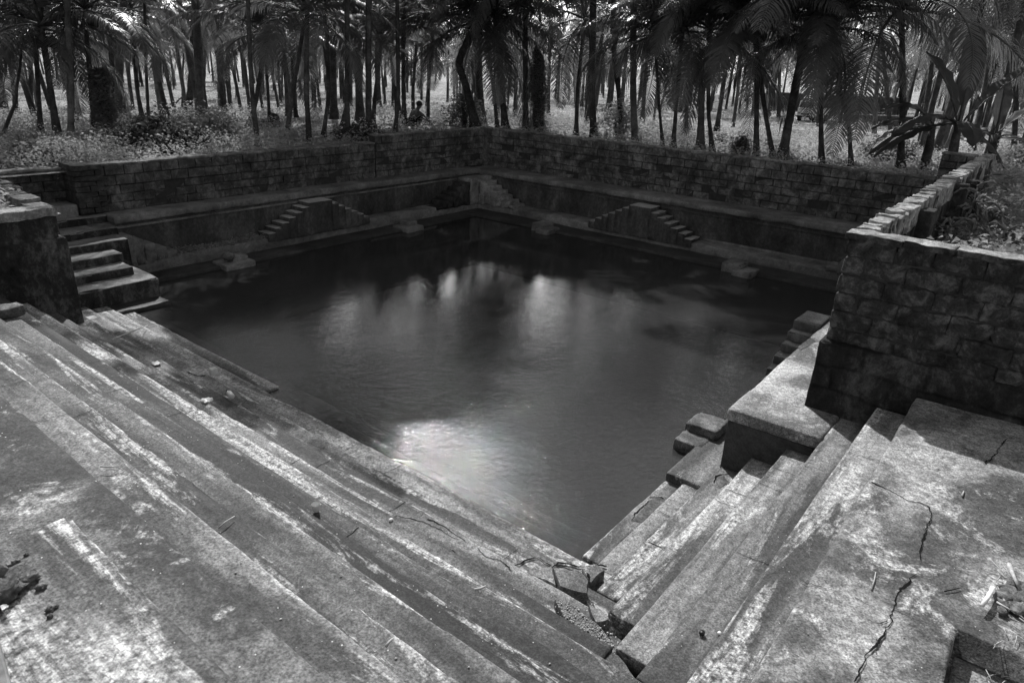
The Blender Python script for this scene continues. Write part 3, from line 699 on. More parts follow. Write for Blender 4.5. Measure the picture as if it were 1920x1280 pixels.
for pts, wd, z in [([(483, 808), (497, 805), (515, 814), (535, 828)], .05, .165), ([(350, 697), (372, 704), (387, 703)], .04, .165), ([(595, 838), (615, 842)], .035, .09),
                   ([(742, 984), (730, 972), (745, 966)], .03, .39), ([(745, 966), (790, 976), (820, 990), (860, 1012)], .012, .39), ([(800, 972), (830, 985), (872, 1015)], .018, .39),
                   ([(845, 1038), (855, 1034)], .06, .62), ([(640, 925), (655, 930)], .012, .62), ([(960, 1070), (940, 1050), (912, 1043), (895, 1028)], .016, .39), ([(205, 716), (228, 712)], .015, .84)]:
    crack_px(pts, z, wd, ghl, z)
for pts, wd, z in [([(1216, 931), (1240, 931), (1247, 936)], .02, .033), ([(1184, 975), (1190, 962), (1205, 948), (1216, 938)], .018, .033),
                   ([(1340, 905), (1343, 893), (1352, 890), (1368, 888)], .02, .164), ([(1290, 910), (1296, 904), (1314, 904)], .018, .09), ([(1288, 912), (1300, 918), (1306, 914)], .012, .09)]:
    crack_px(pts, z, wd, ghr, z)
m_spall = stone('spalled_patch', .05, .13, .24, 14, 88., .03)
def spall(pts, z, parent):
    P = np.array([on_z(x, y, z+.003) for x, y in pts]); n = len(P); Q = []
    for i in range(n):
        for j in range(8):
            p = P[i]+(P[(i+1) % n]-P[i])*j/8; nv = mn.noise_vector(Vector(p)*14); Q.append(p+np.array([nv.x, nv.y, 0])*.015)
    part('worn_patch', (np.vstack([Q, [P.mean(0)+[0, 0, .004]]]), [(i, (i+1) % len(Q), len(Q)) for i in range(len(Q))]), m_spall, parent)
spall([(1184, 975), (1204, 980), (1246, 940), (1240, 932), (1216, 938), (1204, 955)], .033, ghr)
spall([(1342, 903), (1350, 914), (1368, 905), (1358, 892), (1346, 892)], .164, ghr)
spall([(746, 970), (752, 985), (765, 984), (768, 976), (755, 966)], .39, ghl)
# the frayed seam along the platform edge
spall([(1496, 650), (1520, 632), (1530, 640), (1512, 650), (1500, 656)], .209*H+.014, pl)

# ------------------------------------------------------------------ litter on the steps
M_white = plain('white_plastic', .75, .35, .5, .08); M_paper = plain('paper', .8, .8, .2, .05); M_stick = plain('dry_stick', .42, .8, .2, .3, 30)
M_dk = plain('black_plastic', .012, .4, .5)
def stick(pts, z, r_, label, cat='stick', mat=None, name='stick', taper=.5):
    P = [on_z(x, y, zz) for (x, y), zz in zip(pts, z)]; 
    rad = np.linspace(r_, r_*taper, len(P)); return solo(name, tube(P, rad, 6), mat or M_stick, label, cat)
stick([(210, 637), (232, 627), (277, 610)], [.66, .44, .13], .011, 'long pale bamboo stick leaning across the steps below the left pier')
stick([(173, 530), (205, 527), (243, 524)], [.415, .415, .415], .008, 'thin pale stick lying on the lowest landing of the left staircase')
stick([(410, 990), (422, 978), (440, 967)], [1.70, 1.71, 1.70], .005, 'thin straw lying across the dark steps left of centre')
stick([(188, 874), (212, 875), (226, 872)], [1.93, 1.93, 1.92], .004, 'fine curved straw on the upper steps at the left')
stick([(724, 1211), (730, 1202), (737, 1196)], [1.9, 1.9, 1.9], .007, 'short pale twig bent near the bottom centre of the steps', name='twig')
stick([(890, 1105), (900, 1103), (911, 1098)], [1.085, 1.09, 1.085], .010, 'pale curled strip of wood on the light step near the broken corner', name='twig')
stick([(1892, 1058), (1900, 1078), (1906, 1090), (1914, 1110)], [1.3, 1.33, 1.34, 1.3], .014, 'split pale piece of stalk on the debris at the right edge', name='twig')
stick([(1878, 1110), (1883, 1125), (1892, 1145)], [1.29, 1.3, 1.29], .006, 'thin curved straw hanging in the debris pile', name='twig')
stick([(1869, 1128), (1890, 1140), (1904, 1150)], [1.3, 1.31, 1.3], .006, 'straight pale straw lying over the block edge at right', name='twig')
stick([(1634, 1105), (1640, 1085), (1642, 1072)], [1.282, 1.286, 1.282], .005, 'tiny grey twig beside the long crack on the right landing', name='twig')
stick([(1771, 1108), (1786, 1105), (1802, 1101)], [1.282, 1.284, 1.282], .004, 'dark hair thin twig in the middle of the right landing', name='twig', mat=M_crack)
stick([(1804, 930), (1807, 920)], [1.283, 1.283], .007, 'short pale twig on the right landing below the shadow edge', name='twig')
# the white curved strip
pts = [(1836, 1136), (1846, 1122), (1853, 1110), (1856, 1101)]
P = np.array([on_z(x, y, 1.31) for x, y in pts]); Pb = np.array([on_z(x+9, y+2, 1.31) for x, y in pts])
V = np.vstack([P, Pb, P+[0, 0, .015], Pb+[0, 0, .015]]); F = []
for i in range(3): F += [(8+i, 9+i, 13+i, 12+i), (i, 4+i, 5+i, 1+i), (i, i+1, 9+i, 8+i), (4+i, 12+i, 13+i, 5+i)]
F += [(0, 8, 12, 4), (3, 7, 15, 11)]
solo('paper_strip', (V, F), plain('bright_paper', .95, .6), 'bright white curved strip of palm sheath beside the debris at lower right', 'litter')
solo('bottle_cap', tube([on_z(1316, 1187, .845), on_z(1316, 1187, .845)+[0, 0, .014]], .018, 12), M_dk, 'small black bottle cap on a dark step at lower centre right', 'litter')
solo('pebble', blob(on_z(1349, 1186, .85), (.014, .012, .01), 3, 2), M_white, 'tiny white pebble next to the black bottle cap', 'pebble')
# bottle of clear plastic lying on its side
bt = thing('plastic_bottle', tuple(on_z(434, 742, .41)), 'crushed pale plastic bottle lying on the second step from the water', 'bottle')
a = on_z(427, 733, .43); b2 = on_z(443, 753, .43); d_ = b2-a; L = np.linalg.norm(d_); d_ = d_/L; s_ = .17/max(L, .01)
prof = [(0, .012), (.03, .013), (.06, .03), (.1, .034), (.16, .03), (.2, .035), (.24, .033), (.25, .01)]
part('bottle_body', tube([a+d_*t*.68 for t, r_ in prof], [r_*.9 for t, r_ in prof], 12), M_white, bt)
part('bottle_cap', tube([a-d_*.02, a], .014, 10), M_dk, bt)
def plate(c, w_, l_, z, name, label, mat=M_paper, h=.03):
    p = on_z(*c, z); n = 7; V = []; F = []
    for i in range(n):
        for j in range(n):
            x_ = (i/(n-1)-.5)*w_; y_ = (j/(n-1)-.5)*l_
            V.append(p+np.array([x_, y_, .012+h*abs(mn.noise(Vector((x_*18, y_*18, c[0]))))]))
    F = [(i*n+j, (i+1)*n+j, (i+1)*n+j+1, i*n+j+1) for i in range(n-1) for j in range(n-1)]
    V = np.array(V); V2 = np.vstack([V, V-[0, 0, .004]]); F += [tuple(n*n+k for k in f[::-1]) for f in list(F)]
    solo(name, (V2, F), mat, label, 'litter')
plate((172, 597), .10, .13, .63, 'paper_scrap', 'crumpled white paper scrap at the foot of the left pier')
plate((294, 683), .08, .10, .40, 'paper_scrap', 'small white scrap lying on the step above the bamboo stick')
plate((388, 752), .09, .10, .63, 'paper_scrap', 'curled translucent wrapper left of the plastic bottle', M_white, .05)
plate((11, 1145), .018, .022, 2.325, 'paper_scrap', 'tiny white fleck near the clods at the left edge')
V, F = rbox(-.045, .045, -.035, .035, 0, .10, cell=.03, r=.012, amp=.006, freq=9)
c_ = on_z(401, 703, .17); solo('chunk_of_plaster', (V+c_, F), plain('white_plaster', .7, .9), 'white square chunk of plaster on the lower step near the water', 'rubble')
# glass tumbler / cup
solo('plastic_cup', tube([on_z(593, 957, 1.07)+[0, 0, h] for h in (0, .01, .05, .055)], [.022, .026, .032, .03], 14, cap=False), M_white, 'small empty white plastic cup standing on a dark step near the middle', 'cup')
solo('pebble', blob(on_z(733, 974, .63), (.02, .016, .014), 5, 2), M_white, 'white pebble beside the broken hollow in the steps', 'pebble')
# broken brick at upper left
V, F = rbox(-.16, .14, -.10, .10, 0, .11, cell=.05, r=.02, amp=.018, freq=6, chip=.05)
solo('broken_stone', (V+on_z(16, 592, 1.28), F), M_rub, 'flat broken stone lying on the steps at the left edge', 'stone')
# clods at the left edge, and debris heap at right
M_clod = stone('dry_mud', .08, .22, .45, 14, 55., .03)
cd = thing('mud_clods', tuple(on_z(10, 1110, 2.32)), 'heap of dark dried mud clods on the terrace at the left edge', 'mud')
for i, (x, y, s_) in enumerate([(2, 1120, .085), (22, 1108, .04), (48, 1092, .05), (36, 1098, .045), (12, 1098, .05), (24, 1088, .03), (8, 1066, .024), (30, 1056, .02), (60, 1072, .015), (78, 1102, .022), (95, 1142, .018), (106, 1137, .010), (94, 1155, .012), (4, 1078, .02), (50, 1040, .012), (-14, 1105, .10), (-20, 1130, .10)]):
    s_ *= .72; part('clod', blob(on_z(x, y, 2.32)+[0, 0, s_*.35], (s_, s_*.85, s_*.6), i, 3, .8, 2.6), M_clod, cd)
db = thing('leaf_litter', tuple(on_z(1905, 1120, 1.3)), 'dark heap of dry leaf litter and straw against the right frame edge', 'litter')
for i in range(34):
    px = random.uniform(1872, 1945); py = random.uniform(1092, 1150); s_ = random.uniform(.012, .045)
    part('crumb', blob(on_z(px, py, 1.285)+[0, 0, s_*.2], (s_*1.3, s_, s_*.45), i+40, 2, .6, 3), M_clod, db)
out = []
for i in range(60):
    p = on_z(random.uniform(1860, 1945), random.uniform(1060, 1270), 1.288 if i < 40 else 1.16); a_ = random.uniform(0, 6.28); l_ = random.uniform(.03, .12)
    if p[0] < .935*H and p[1] < -.047*H: p[2] = z7-.12
    d_ = np.array([math.cos(a_), math.sin(a_), random.uniform(0, .25)])*l_; out.append(tube([p, p+d_*.5+[0, 0, .004], p+d_], .0025, 4))
part('straw', join(*out), M_stick, db)
# grit scattered on the steps
out = []
for i in range(420):
    k = random.randrange(0, 11); y = random.uniform(.3, 2.4)*H; 
    x = random.uniform(KX[k+1]+.004, KX[k]-.004)*H; s_ = random.choice((.003, .0035, .004, .005, .007))
    if k == 0: continue
    if k < 8 and y < KY[min(k+1, 7)]*H+.3: continue
    out.append(blob((x, y, KZ[k]*H+s_*.4), (s_, s_*.8, s_*.5), i, 1))
for i in range(260):
    x = random.uniform(.6, 1.68)*H; y = random.uniform(-.5, .12)*H; s_ = random.choice((.003, .0035, .0045, .006))
    if x < .95*H and y < -.03*H: continue
    out.append(blob((x, y, z7+s_*.4), (s_, s_*.8, s_*.5), i, 1))
struct('grit', join(*out), stone('pale_grit', .12, .3, .6, 3., 57., .004), 'stuff')
# wooden plank at the bottom left corner
q0 = on_z(-6, 1180, 2.36); q1 = on_z(26, 1300, 2.36); d_ = (q1-q0); d_ /= np.linalg.norm(d_); nn = np.array([-d_[1], d_[0], 0])
if nn@rt > 0: nn = -nn
out = []
for i in range(3):
    c0 = q0+nn*(.045*i)-d_*.25; c1 = q1+nn*(.045*i)+d_*.6
    V = []
    for c in (c0, c1):
        for a_, b_ in ((0, 0), (.04, 0), (.04, .05), (0, .05)): V.append(c+nn*a_+np.array([0, 0, b_-.03]))
    out.append((np.array(V), [(0, 1, 2, 3), (7, 6, 5, 4), (0, 4, 5, 1), (1, 5, 6, 2), (2, 6, 7, 3), (3, 7, 4, 0)]))
o = solo('wooden_plank', join(*out), plain('grey_wood', .16, .7, .3, .4, 20), 'grey weathered grooved plank at the bottom left corner', 'plank', smooth=False); bevel(o, .006, 2)
#@@GROVE@@
# ================================================================== the coconut grove
def ground_mesh():
    def breaks(lo, hi, mids):
        out = [lo]
        for m_ in mids+[hi]:
            a = out[-1]; n = max(1, int((m_-a)/2.2)); out += [a+(m_-a)*(i+1)/n for i in range(n)]
        return np.array(out)
    gx = breaks(-30, 120, [-8.8, .15*H, .86*H, WX*H+.2, 4.12*H]); gy = breaks(-40, 120, [-6.4, .33*H, 2.66*H, 3.56*H])
    gx = np.concatenate([[-1500, -300, -80], gx, [200, 400, 900, 1600]]); gy = np.concatenate([[-1500, -300, -90], gy, [200, 400, 900, 1600]])
    V, F = grid(gx, gy, lambda X, Y: ghei(X, Y)); c = V[F].mean(1)
    x, y = c[:, 0], c[:, 1]
    inside = (x > -8.8) & (x < 4.1*H) & (y > -6.4) & (y < 3.54*H)
    keep = ~inside | ((x > WX*H+.15) & (y < .33*H)) | ((x < .86*H) & (y > 2.66*H))
    # the landings cover what lies nearer; the ground there stays a hand below them
    F = F[keep]; return V, F
def ground_mat():
    m, nt, b, out = newmat('grove_floor'); t = NT(nt)
    n1 = t.noise(t.pos(), .22, 8, .65, .5); n2 = t.noise(t.pos(), 1.7, 10, .7); n3 = t.noise(t.pos(), 9, 6, .7)
    c = t.ramp(t.math('ADD', t.math('MULTIPLY', n2, .6), t.math('MULTIPLY', n3, .4)), [(.36, .08), (.5, .26), (.64, .5)])
    c = t.mix(c, t.ramp(n1, [(.38, .6), (.6, 1.3)]), .8, 'MULTIPLY'); t.l(c, b.inputs['Base Color'])
    b.inputs['Roughness'].default_value = .95; b.inputs['Specular IOR Level'].default_value = .1
    pb = t.bump(n2, .25, None, .8); t.bump(n3, .08, b, .8, pb); return m
struct('ground', ground_mesh(), ground_mat())
# sandy track at the right
tr = [on_ground(x, y) for x, y in [(1395, 200), (1445, 214), (1520, 232), (1600, 243), (1680, 262), (1760, 268), (1850, 262), (1960, 255)]]
tr = np.array(tr); T = np.gradient(tr, axis=0); N = np.stack([-T[:, 1], T[:, 0], 0*T[:, 0]], 1); N /= np.linalg.norm(N, axis=1)[:, None]
ts = np.linspace(0, len(tr)-1, 60); cx = np.stack([np.interp(ts, range(len(tr)), tr[:, i]) for i in range(3)], 1); cn = np.stack([np.interp(ts, range(len(tr)), N[:, i]) for i in range(3)], 1)
V = []
for s_ in np.linspace(-1.6, 1.6, 7):
    q = cx+cn*s_; q[:, 2] = ghei(q[:, 0], q[:, 1])+.05-.02*abs(s_); V.append(q)
V = np.vstack(V); F = [(a*60+i, a*60+i+1, (a+1)*60+i+1, (a+1)*60+i) for a in range(6) for i in range(59)]
struct('path', (V, F), stone('sandy_track', .2, .34, .5, 1.2, 3., .02))

M_frond = leafmat('palm_leaflets', .045, .055, .34, .45, .6)
M_frond2 = leafmat('far_palm_leaflets', .06, .075, .5, .5, .4)
M_rach = plain('palm_stalk', .09, .5, .4)
M_trunk = stone('palm_bark_dark', .03, .065, .13, 3., 61., .02)
M_trunkl = stone('palm_bark_pale', .06, .12, .2, 3., 63., .02)
M_leaf = leafmat('undergrowth_leaves', .18, .15, .7, .5, .12)
M_leafd = leafmat('dark_shrub_leaves', .06, .045, .7, .5, .12)
M_vine = leafmat('vine_leaves', .15, .12, .45, .6, .4)

def frond(rs, L, el, az, nl=58, w_=.048, ll=.85):
    """one feather leaf from the origin: stalk tube + hanging leaflets"""
    n = 14; s = np.linspace(0, 1, n); e = el-(s**1.25)*(R(70)+rs.uniform(0, .5)*(1.2-el)); e = np.maximum(e, R(-86))
    ds = L/(n-1); hx = np.concatenate([[0], np.cumsum(np.cos(e[:-1])*ds)]); hz = np.concatenate([[0], np.cumsum(np.sin(e[:-1])*ds)])
    sway = rs.uniform(-.25, .25)*s**2*L*.3
    ca, sa = math.cos(az), math.sin(az); fwd = np.array([ca, sa, 0]); sid = np.array([-sa, ca, 0])
    P = hx[:, None]*fwd+hz[:, None]*np.array([0, 0, 1.])+sway[:, None]*sid
    V1, F1 = tube(P, np.linspace(.035, .006, n), 3, cap=False)
    t = np.linspace(.13, .99, nl); Pi = np.stack([np.interp(t, s, P[:, k]) for k in range(3)], 1)
    T = np.gradient(P, axis=0); T /= np.linalg.norm(T, axis=1)[:, None]; Ti = np.stack([np.interp(t, s, T[:, k]) for k in range(3)], 1)
    ln = ll*(np.sin(np.pi*np.clip(t*.86+.12, 0, 1))**.7)*L/3.8
    Vs = []; Fs = []; n0 = len(V1)
    for sg in (-1, 1):
        jit = rs.uniform(-.09, .09, (nl, 3)); droop = rs.uniform(.12, .55, nl)
        D = sg*sid*.85+Ti*.62+jit; D /= np.linalg.norm(D, axis=1)[:, None]
        D2 = D*.75+np.array([0, 0, -1.])*droop[:, None]; D2 /= np.linalg.norm(D2, axis=1)[:, None]
        D3 = D2*.8+np.array([0, 0, -1.])*.4; D3 /= np.linalg.norm(D3, axis=1)[:, None]
        W = Ti*w_*.5
        a = Pi; m_ = a+D*(ln*.35)[:, None]; q = m_+D2*(ln*.4)[:, None]; e_ = q+D3*(ln*.3)[:, None]
        blk = np.stack([a-W*.5, a+W*.5, m_+W, m_-W, q+W*.8, q-W*.8, e_], 1).reshape(-1, 3)
        b0 = n0+sum(len(v) for v in Vs); i = np.arange(nl)*7+b0
        Fs += [np.stack([i, i+1, i+2, i+3], 1), np.stack([i+3, i+2, i+4, i+5], 1), np.stack([i+5, i+4, i+6, i+6], 1)]
        Vs.append(blk)
    return np.vstack([V1]+Vs), [F1]+Fs
def tris(F):                              # mixed faces to a triangle array
    out = []
    for f in F:
        f = np.array(f)
        out.append(f[:, [0, 1, 2]])
        if f.shape[1] == 4: k = f[:, 2] != f[:, 3]; out.append(f[k][:, [0, 2, 3]])
    return np.vstack(out)
def crown_mesh(name, seed, nf=24, L=3.9, nl=58, w_=.048, lo=-1.0, hi=1.35):
    rs = np.random.default_rng(seed); Vs = []; Fs = []; n = 0
    for i in range(nf):
        k = i/(nf-1); el = lo+(hi-lo)*k**.85; az = i*2.399963+rs.uniform(-.25, .25)
        V, F = frond(rs, L*rs.uniform(.8, 1.1)*(1-.25*k*k), el, az, nl, w_); 
        V = V+np.array([0, 0, .12*k]); F = tris(F); Vs.append(V); Fs.append(F+n); n += len(V)
    me = mesh(name, np.vstack(Vs), np.vstack(Fs)); me.materials.append(M_frond if nl > 40 else M_frond2); return me
CR = [crown_mesh('crown', 100+i, (15, 18, 16, 20)[i % 4], 3.2+.3*(i % 3), nl=64, w_=.036, lo=(-.45, -.25, -.6, -.1)[i % 4]) for i in range(8)]
CRF = [crown_mesh('far_crown', 200+i, 17, 3.4, 24, .09, lo=-.6) for i in range(4)]
def nuts(seed):
    rs = random.Random(seed); out = []
    for i in range(rs.randint(5, 9)):
        a_ = rs.uniform(0, 6.28); a_ = i*.85; out.append(blob((math.cos(a_)*.20, math.sin(a_)*.20, -.25-rs.uniform(0, .12)), (.11, .11, .14), i, 1, .08))
    return join(*out)
NM = [nuts(i) for i in range(3)]; NM = [mesh('coconuts', v, f, True) for v, f in NM]
for m_ in NM: m_.materials.append(M_trunk)
def trunk_vf(P, r0, r1, rings=True, n=9):
    P = np.asarray(P); seg = 34; s = np.linspace(0, 1, seg); k = np.linspace(0, 1, len(P))
    # smooth curve through the given points
    Q = np.stack([np.interp(s, k, P[:, i]) for i in range(3)], 1)
    for _ in range(6): Q[1:-1] = .5*Q[1:-1]+.25*(Q[:-2]+Q[2:])
    L = np.linalg.norm(np.diff(Q, axis=0), axis=1).sum(); h = s*L
    rad = r0+(r1-r0)*s; rad = rad+r0*1.0*np.exp(-h/.22)+(r0*.05*np.sin(h*19) if rings else 0)
    rad = rad*(1+.05*np.sin(h*3.1+P[0][0])); Q[0, 2] -= .4
    return tube(Q, rad, n)
def palm(base, mids, crown, wpx, label, cr=0, pale=False, scale=1., rz=None, coco=False, group=None):
    """base, mids and crown are pixels of the photograph turned into places at the tree's own distance"""
    b = on_ground(*base); pts = [b]+[at_depth(x, y, b) for x, y in mids]+[at_depth(*crown, b)]
    dep = (b-np.array([0, 0, H]))@fw; r_ = max(.045, wpx*.5*dep/1280)
    t_ = thing('coconut_palm', tuple(b), label, 'palm tree', group)
    part('trunk', trunk_vf(pts, r_*1.02, r_*.8), M_trunkl if pale else M_trunk, t_)
    c = link('crown', CR[cr % len(CR)], None, t_); c.location = Vector(pts[-1]-b); c.rotation_euler = (random.uniform(-.12, .12), random.uniform(-.12, .12), rz if rz is not None else random.uniform(0, 6.28)); c.scale = (scale,)*3
    if coco: n_ = link('coconuts', NM[cr % 3], None, t_); n_.location = c.location
    return t_
TALL = {741: -240, 693: -250, 641: -220, 759: -200, 606: -240, 580: -280, 653: -290, 893: 42, 1114: -60, 1191: -440, 986: -30, 1168: -380}
PALMS = [  # base px, mid px, crown px, trunk width px, pale bark, crown scale, label
 ((110,265),[(92,150)],(78,52),12,0,1.,'dark leaning palm left of the pale trunk, its base curving to the right'),
 ((133,270),[(133,150)],(120,-60),12,1,1.,'pale slim palm trunk just right of the dark leaning one at far left'),
 ((222,222),[(224,117)],(240,-90),15,1,1.1,'thick pale ringed palm beside the vine covered column at left'),
 ((77,250),[(73,188)],(66,70),9,0,.85,'short dark palm with a drooping skirt of fronds at far left'),
 ((62,224),[(57,168)],(60,10),8,0,.9,'thin palm behind the short drooping palm at far left'),
 ((30,214),[(23,134)],(10,20),8,0,.9,'grey palm trunk nearest the left frame edge'),
 ((268,228),[(257,168)],(246,20),8,0,.9,'left one of two close slim palms right of the thick pale palm'),
 ((279,229),[(274,134)],(270,-30),6,0,.9,'right one of two close slim palms right of the thick pale palm'),
 ((178,258),[(171,168)],(158,20),9,0,.9,'dark thin palm leaning beside the vine covered column'),
 ((250,207),[(242,144)],(236,40),6,0,.8,'thin distant palm showing between the pale palm and the two slim ones'),
 ((300,192),[(296,134)],(300,20),6,0,.8,'distant thin palm left of the forked dark trunk'),
 ((353,217),[(360,134)],(368,-20),13,0,1.,'dark palm with a broken limb at its foot behind the big bush'),
 ((378,207),[(381,134)],(396,-10),10,0,1.,'dark palm close to the right of the one with a broken limb'),
 ((413,204),[(412,134)],(410,-20),8,0,.9,'first of three slim palms standing close together right of the big bush'),
 ((423,206),[(418,134)],(412,30),6,0,.85,'middle one of three slim palms standing close together right of the big bush'),
 ((432,206),[(427,134)],(426,-40),8,0,.95,'last of three slim palms standing close together right of the big bush'),
 ((484,275),[(474,190),(470,134)],(460,-20),9,0,1.,'palm crossing a leaning one, right behind the far left wall'),
 ((463,243),[(478,200)],(500,70),9,0,.9,'leaning palm that crosses the straight one behind the far left wall'),
 ((506,232),[(500,134)],(500,10),6,0,.85,'thin upright palm right of the crossing pair'),
 ((537,256),[(545,200),(557,128)],(572,30),8,0,.9,'right leaning palm between the thin upright and the black one'),
 ((556,221),[(551,185)],(546,70),6,0,.8,'small distant palm behind the right leaning palm'),
 ((580,269),[(574,168)],(564,-40),10,0,1.1,'black straight palm right against the far left wall'),
 ((602,212),[(594,151)],(588,30),6,0,.85,'thin palm beside the bending man'),
 ((606,256),[(616,185)],(624,30),8,0,.95,'right leaning palm in front of the bending man'),
 ((653,261),[(650,168)],(644,0),10,0,1.,'dark palm with a swollen foot left of centre behind the far left wall'),
 ((641,238),[(655,180)],(675,60),9,0,.9,'palm with a wide cone foot leaning right, left of centre'),
 ((693,259),[(690,188)],(684,20),12,0,1.,'stout straight palm left of the wall step in the far left wall'),
 ((700,238),[(702,190)],(715,80),8,0,.8,'palm leaning right from behind the stout straight palm'),
 ((741,253),[(747,168)],(752,20),8,0,.95,'palm standing at the step in the top of the far left wall'),
 ((759,236),[(756,151)],(760,-10),9,0,.95,'palm just left of the crouching man'),
 ((775,216),[(774,168)],(784,50),7,0,.85,'palm just right of the crouching man'),
 ((802,231),[(804,168)],(812,40),6,0,.85,'thin palm with a cone of mud round its foot near the far corner'),
 ((893,241),[(876,168),(858,118)],(851,42),15,0,1.15,'leaning palm behind the far corner with a wide spreading crown'),
 ((933,243),[(927,185)],(912,60),7,0,.9,'thin palm left of a thick pale one near the centre'),
 ((948,246),[(941,168)],(930,20),13,0,1.05,'thick curved palm right of the far corner'),
 ((986,250),[(985,101)],(982,-70),10,0,1.1,'black straight palm touching the vine column at centre'),
 ((1080,257),[(1083,168)],(1096,40),8,0,.95,'slim palm leaning right beyond the far right wall, right of the vine column'),
 ((1114,263),[(1109,168)],(1101,-80),14,0,1.15,'stout ringed palm standing close behind the far right wall'),
 ((1168,269),[(1160,168),(1147,67)],(1138,-60),10,0,1.,'slender palm curving left behind the far right wall'),
 ((1191,272),[(1187,168)],(1178,-100),13,1,1.1,'pale tall palm with a straight trunk behind the far right wall'),
 ((1243,276),[(1236,200)],(1228,70),5,0,.8,'very thin palm right of the pale tall one'),
 ((1262,278),[(1268,200)],(1280,60),8,0,.9,'dark palm leaning right, next to the very thin palm'),
 ((1028,216),[(1029,150)],(1032,40),7,0,.9,'distant palm in the bright clearing right of the vine column'),
 ((1046,192),[(1048,150)],(1050,80),5,0,.8,'farthest small palm in the bright clearing'),
 ((1313,283),[(1316,168)],(1338,40),13,1,1.1,'pale ringed palm with a big feathery crown right of centre'),
 ((1336,285),[(1328,210)],(1330,110),8,0,.85,'dark palm leaning against the pale ringed one'),
 ((1287,247),[(1287,168)],(1290,60),7,0,.9,'palm behind and left of the pale ringed palm'),
 ((1374,240),[(1384,168)],(1390,60),7,0,.9,'palm leaning right over a small round bush'),
 ((1418,296),[(1419,151)],(1420,95),9,0,1.,'black straight palm crossing the slanted one near the truck'),
 ((1450,298),[(1436,218)],(1416,90),9,0,.9,'slanted palm leaning left against the black straight one'),
 ((1466,299),[(1480,225),(1497,134)],(1518,25),16,0,1.2,'large dark palm leaning right in front of the truck'),
 ((1540,307),[(1539,180)],(1540,90),9,0,1.05,'dark palm with hanging fronds just right of the truck'),
 ((1596,313),[(1592,235),(1579,190)],(1566,110),7,0,.9,'bent thin palm between the truck and the grey post'),
 ((1460,221),[(1461,180)],(1462,110),7,0,.8,'short palm by the pillared wall, left of the truck'),
 ((1532,239),[(1536,190)],(1534,110),6,0,.8,'thin palm directly right of the truck'),
 ((1639,252),[(1643,180)],(1650,90),8,1,.95,'pale palm standing alone beside the low dark wall'),
 ((1670,250),[(1665,200)],(1655,110),8,0,.85,'short leaning palm by the end of the low dark wall'),
 ((1688,318),[(1693,200)],(1690,70),12,0,1.15,'dark palm in front of the banana leaves at right'),
 ((1900,300),[(1905,200)],(1900,60),10,0,1.1,'palm at the right frame edge behind the banana plants'),
 ((1800,262),[(1795,180)],(1790,20),9,0,1.1,'palm behind the banana plants with its fronds above them'),
]
for i, (b, m_, c, w_, pale, sc, lab) in enumerate(PALMS):
    if 1300 < b[0] < 1720 and c[1] > 0: c = (c[0]+(c[0]-b[0])*.2, c[1]-52)
    if b[0] in TALL: c = (b[0], TALL[b[0]])
    elif c[1] < -60 or c[1] < 0 and not 1300 < b[0] < 1720: c = (c[0]+(c[0]-b[0])*.8*random.random(), -180-130*random.random()) if not 640 < b[0] < 1260 else (c[0], (-20, -50, 10, -80)[i % 4])
    palm(b, m_, c, w_, lab, i, pale, sc*(1.14 if c[1] > 0 else 1.0), coco=(i % 4 == 0), group='palms just beyond the far walls')
# the rest of the grove: a few kinds, copied
def far_proto(h, lean, cr, pale):
    t_ = thing('coconut_palm', (0, 0, 0), 'slender coconut palm in the dense rows of the far grove', 'palm tree', 'palms of the far grove')
    P = [np.array([0, 0, 0]), np.array([lean*.25, 0, h*.5]), np.array([lean, 0, h])]
    part('trunk', trunk_vf(P, .135, .10, False, 7), M_trunkl if pale else M_trunk, t_)
    c = link('crown', CRF[cr % 4], None, t_); c.location = (lean, 0, h); return t_
protos = [far_proto(*a) for a in ((6.0, .5, 0, 0), (7.4, .9, 1, 0), (8.8, .4, 2, 0), (5.2, -.4, 3, 0), (10.2, 1.2, 0, 0), (6.8, .1, 2, 1))]
def copy_thing(src, loc, rz, sc):
    r_ = src.copy(); COL.objects.link(r_); r_.location = loc; r_.rotation_euler = (rr.uniform(-.09, .09), rr.uniform(-.09, .09), rz); r_.scale = (sc*rr.uniform(.75, 1.15),)*2+(sc,)
    for ch in list(src.children):
        c = ch.copy(); COL.objects.link(c); c.parent = r_
    return r_
spots = []; rr = random.Random(11); tries = 0
fixed = [on_ground(*p[0]) for p in PALMS]
while len(spots) < 205 and tries < 30000:
    tries += 1
    a_ = rr.uniform(R(-14), R(88)); d = rr.uniform(27, 62) if len(spots) < 130 else rr.uniform(55, 100)
    x, y = d*math.cos(a_), d*math.sin(a_)
    if len(spots) < 16:                   # a few beside the tank, out of the picture or at its edges, shading it
        a_ = rr.choice((rr.uniform(R(70), R(100)), rr.uniform(R(0), R(6)))); d = rr.uniform(18, 30); x, y = d*math.cos(a_), d*math.sin(a_)
    if x < 17.5 and y < 15.2: continue
    bx = np.array([x, y, ghei(x, y)]); v = bx-np.array([0, 0, H]); px = 960+1280*(v@rt)/(v@fw)
    if 1380 < px < 1700 and d < 95: continue
    if len(spots) < 16 and v@fw > 0 and -90 < px < 2010: continue
    if 1015 < px < 1075 and d < 70: continue
    if 990 < px < 1380 and d < 80 and rr.random() < .6: continue
    if any((x-q[0])**2+(y-q[1])**2 < (1.8 if d < 60 else 2.4)**2 for q in spots): continue
    if any((x-q[0])**2+(y-q[1])**2 < 3 for q in fixed): continue
    spots.append((x, y))
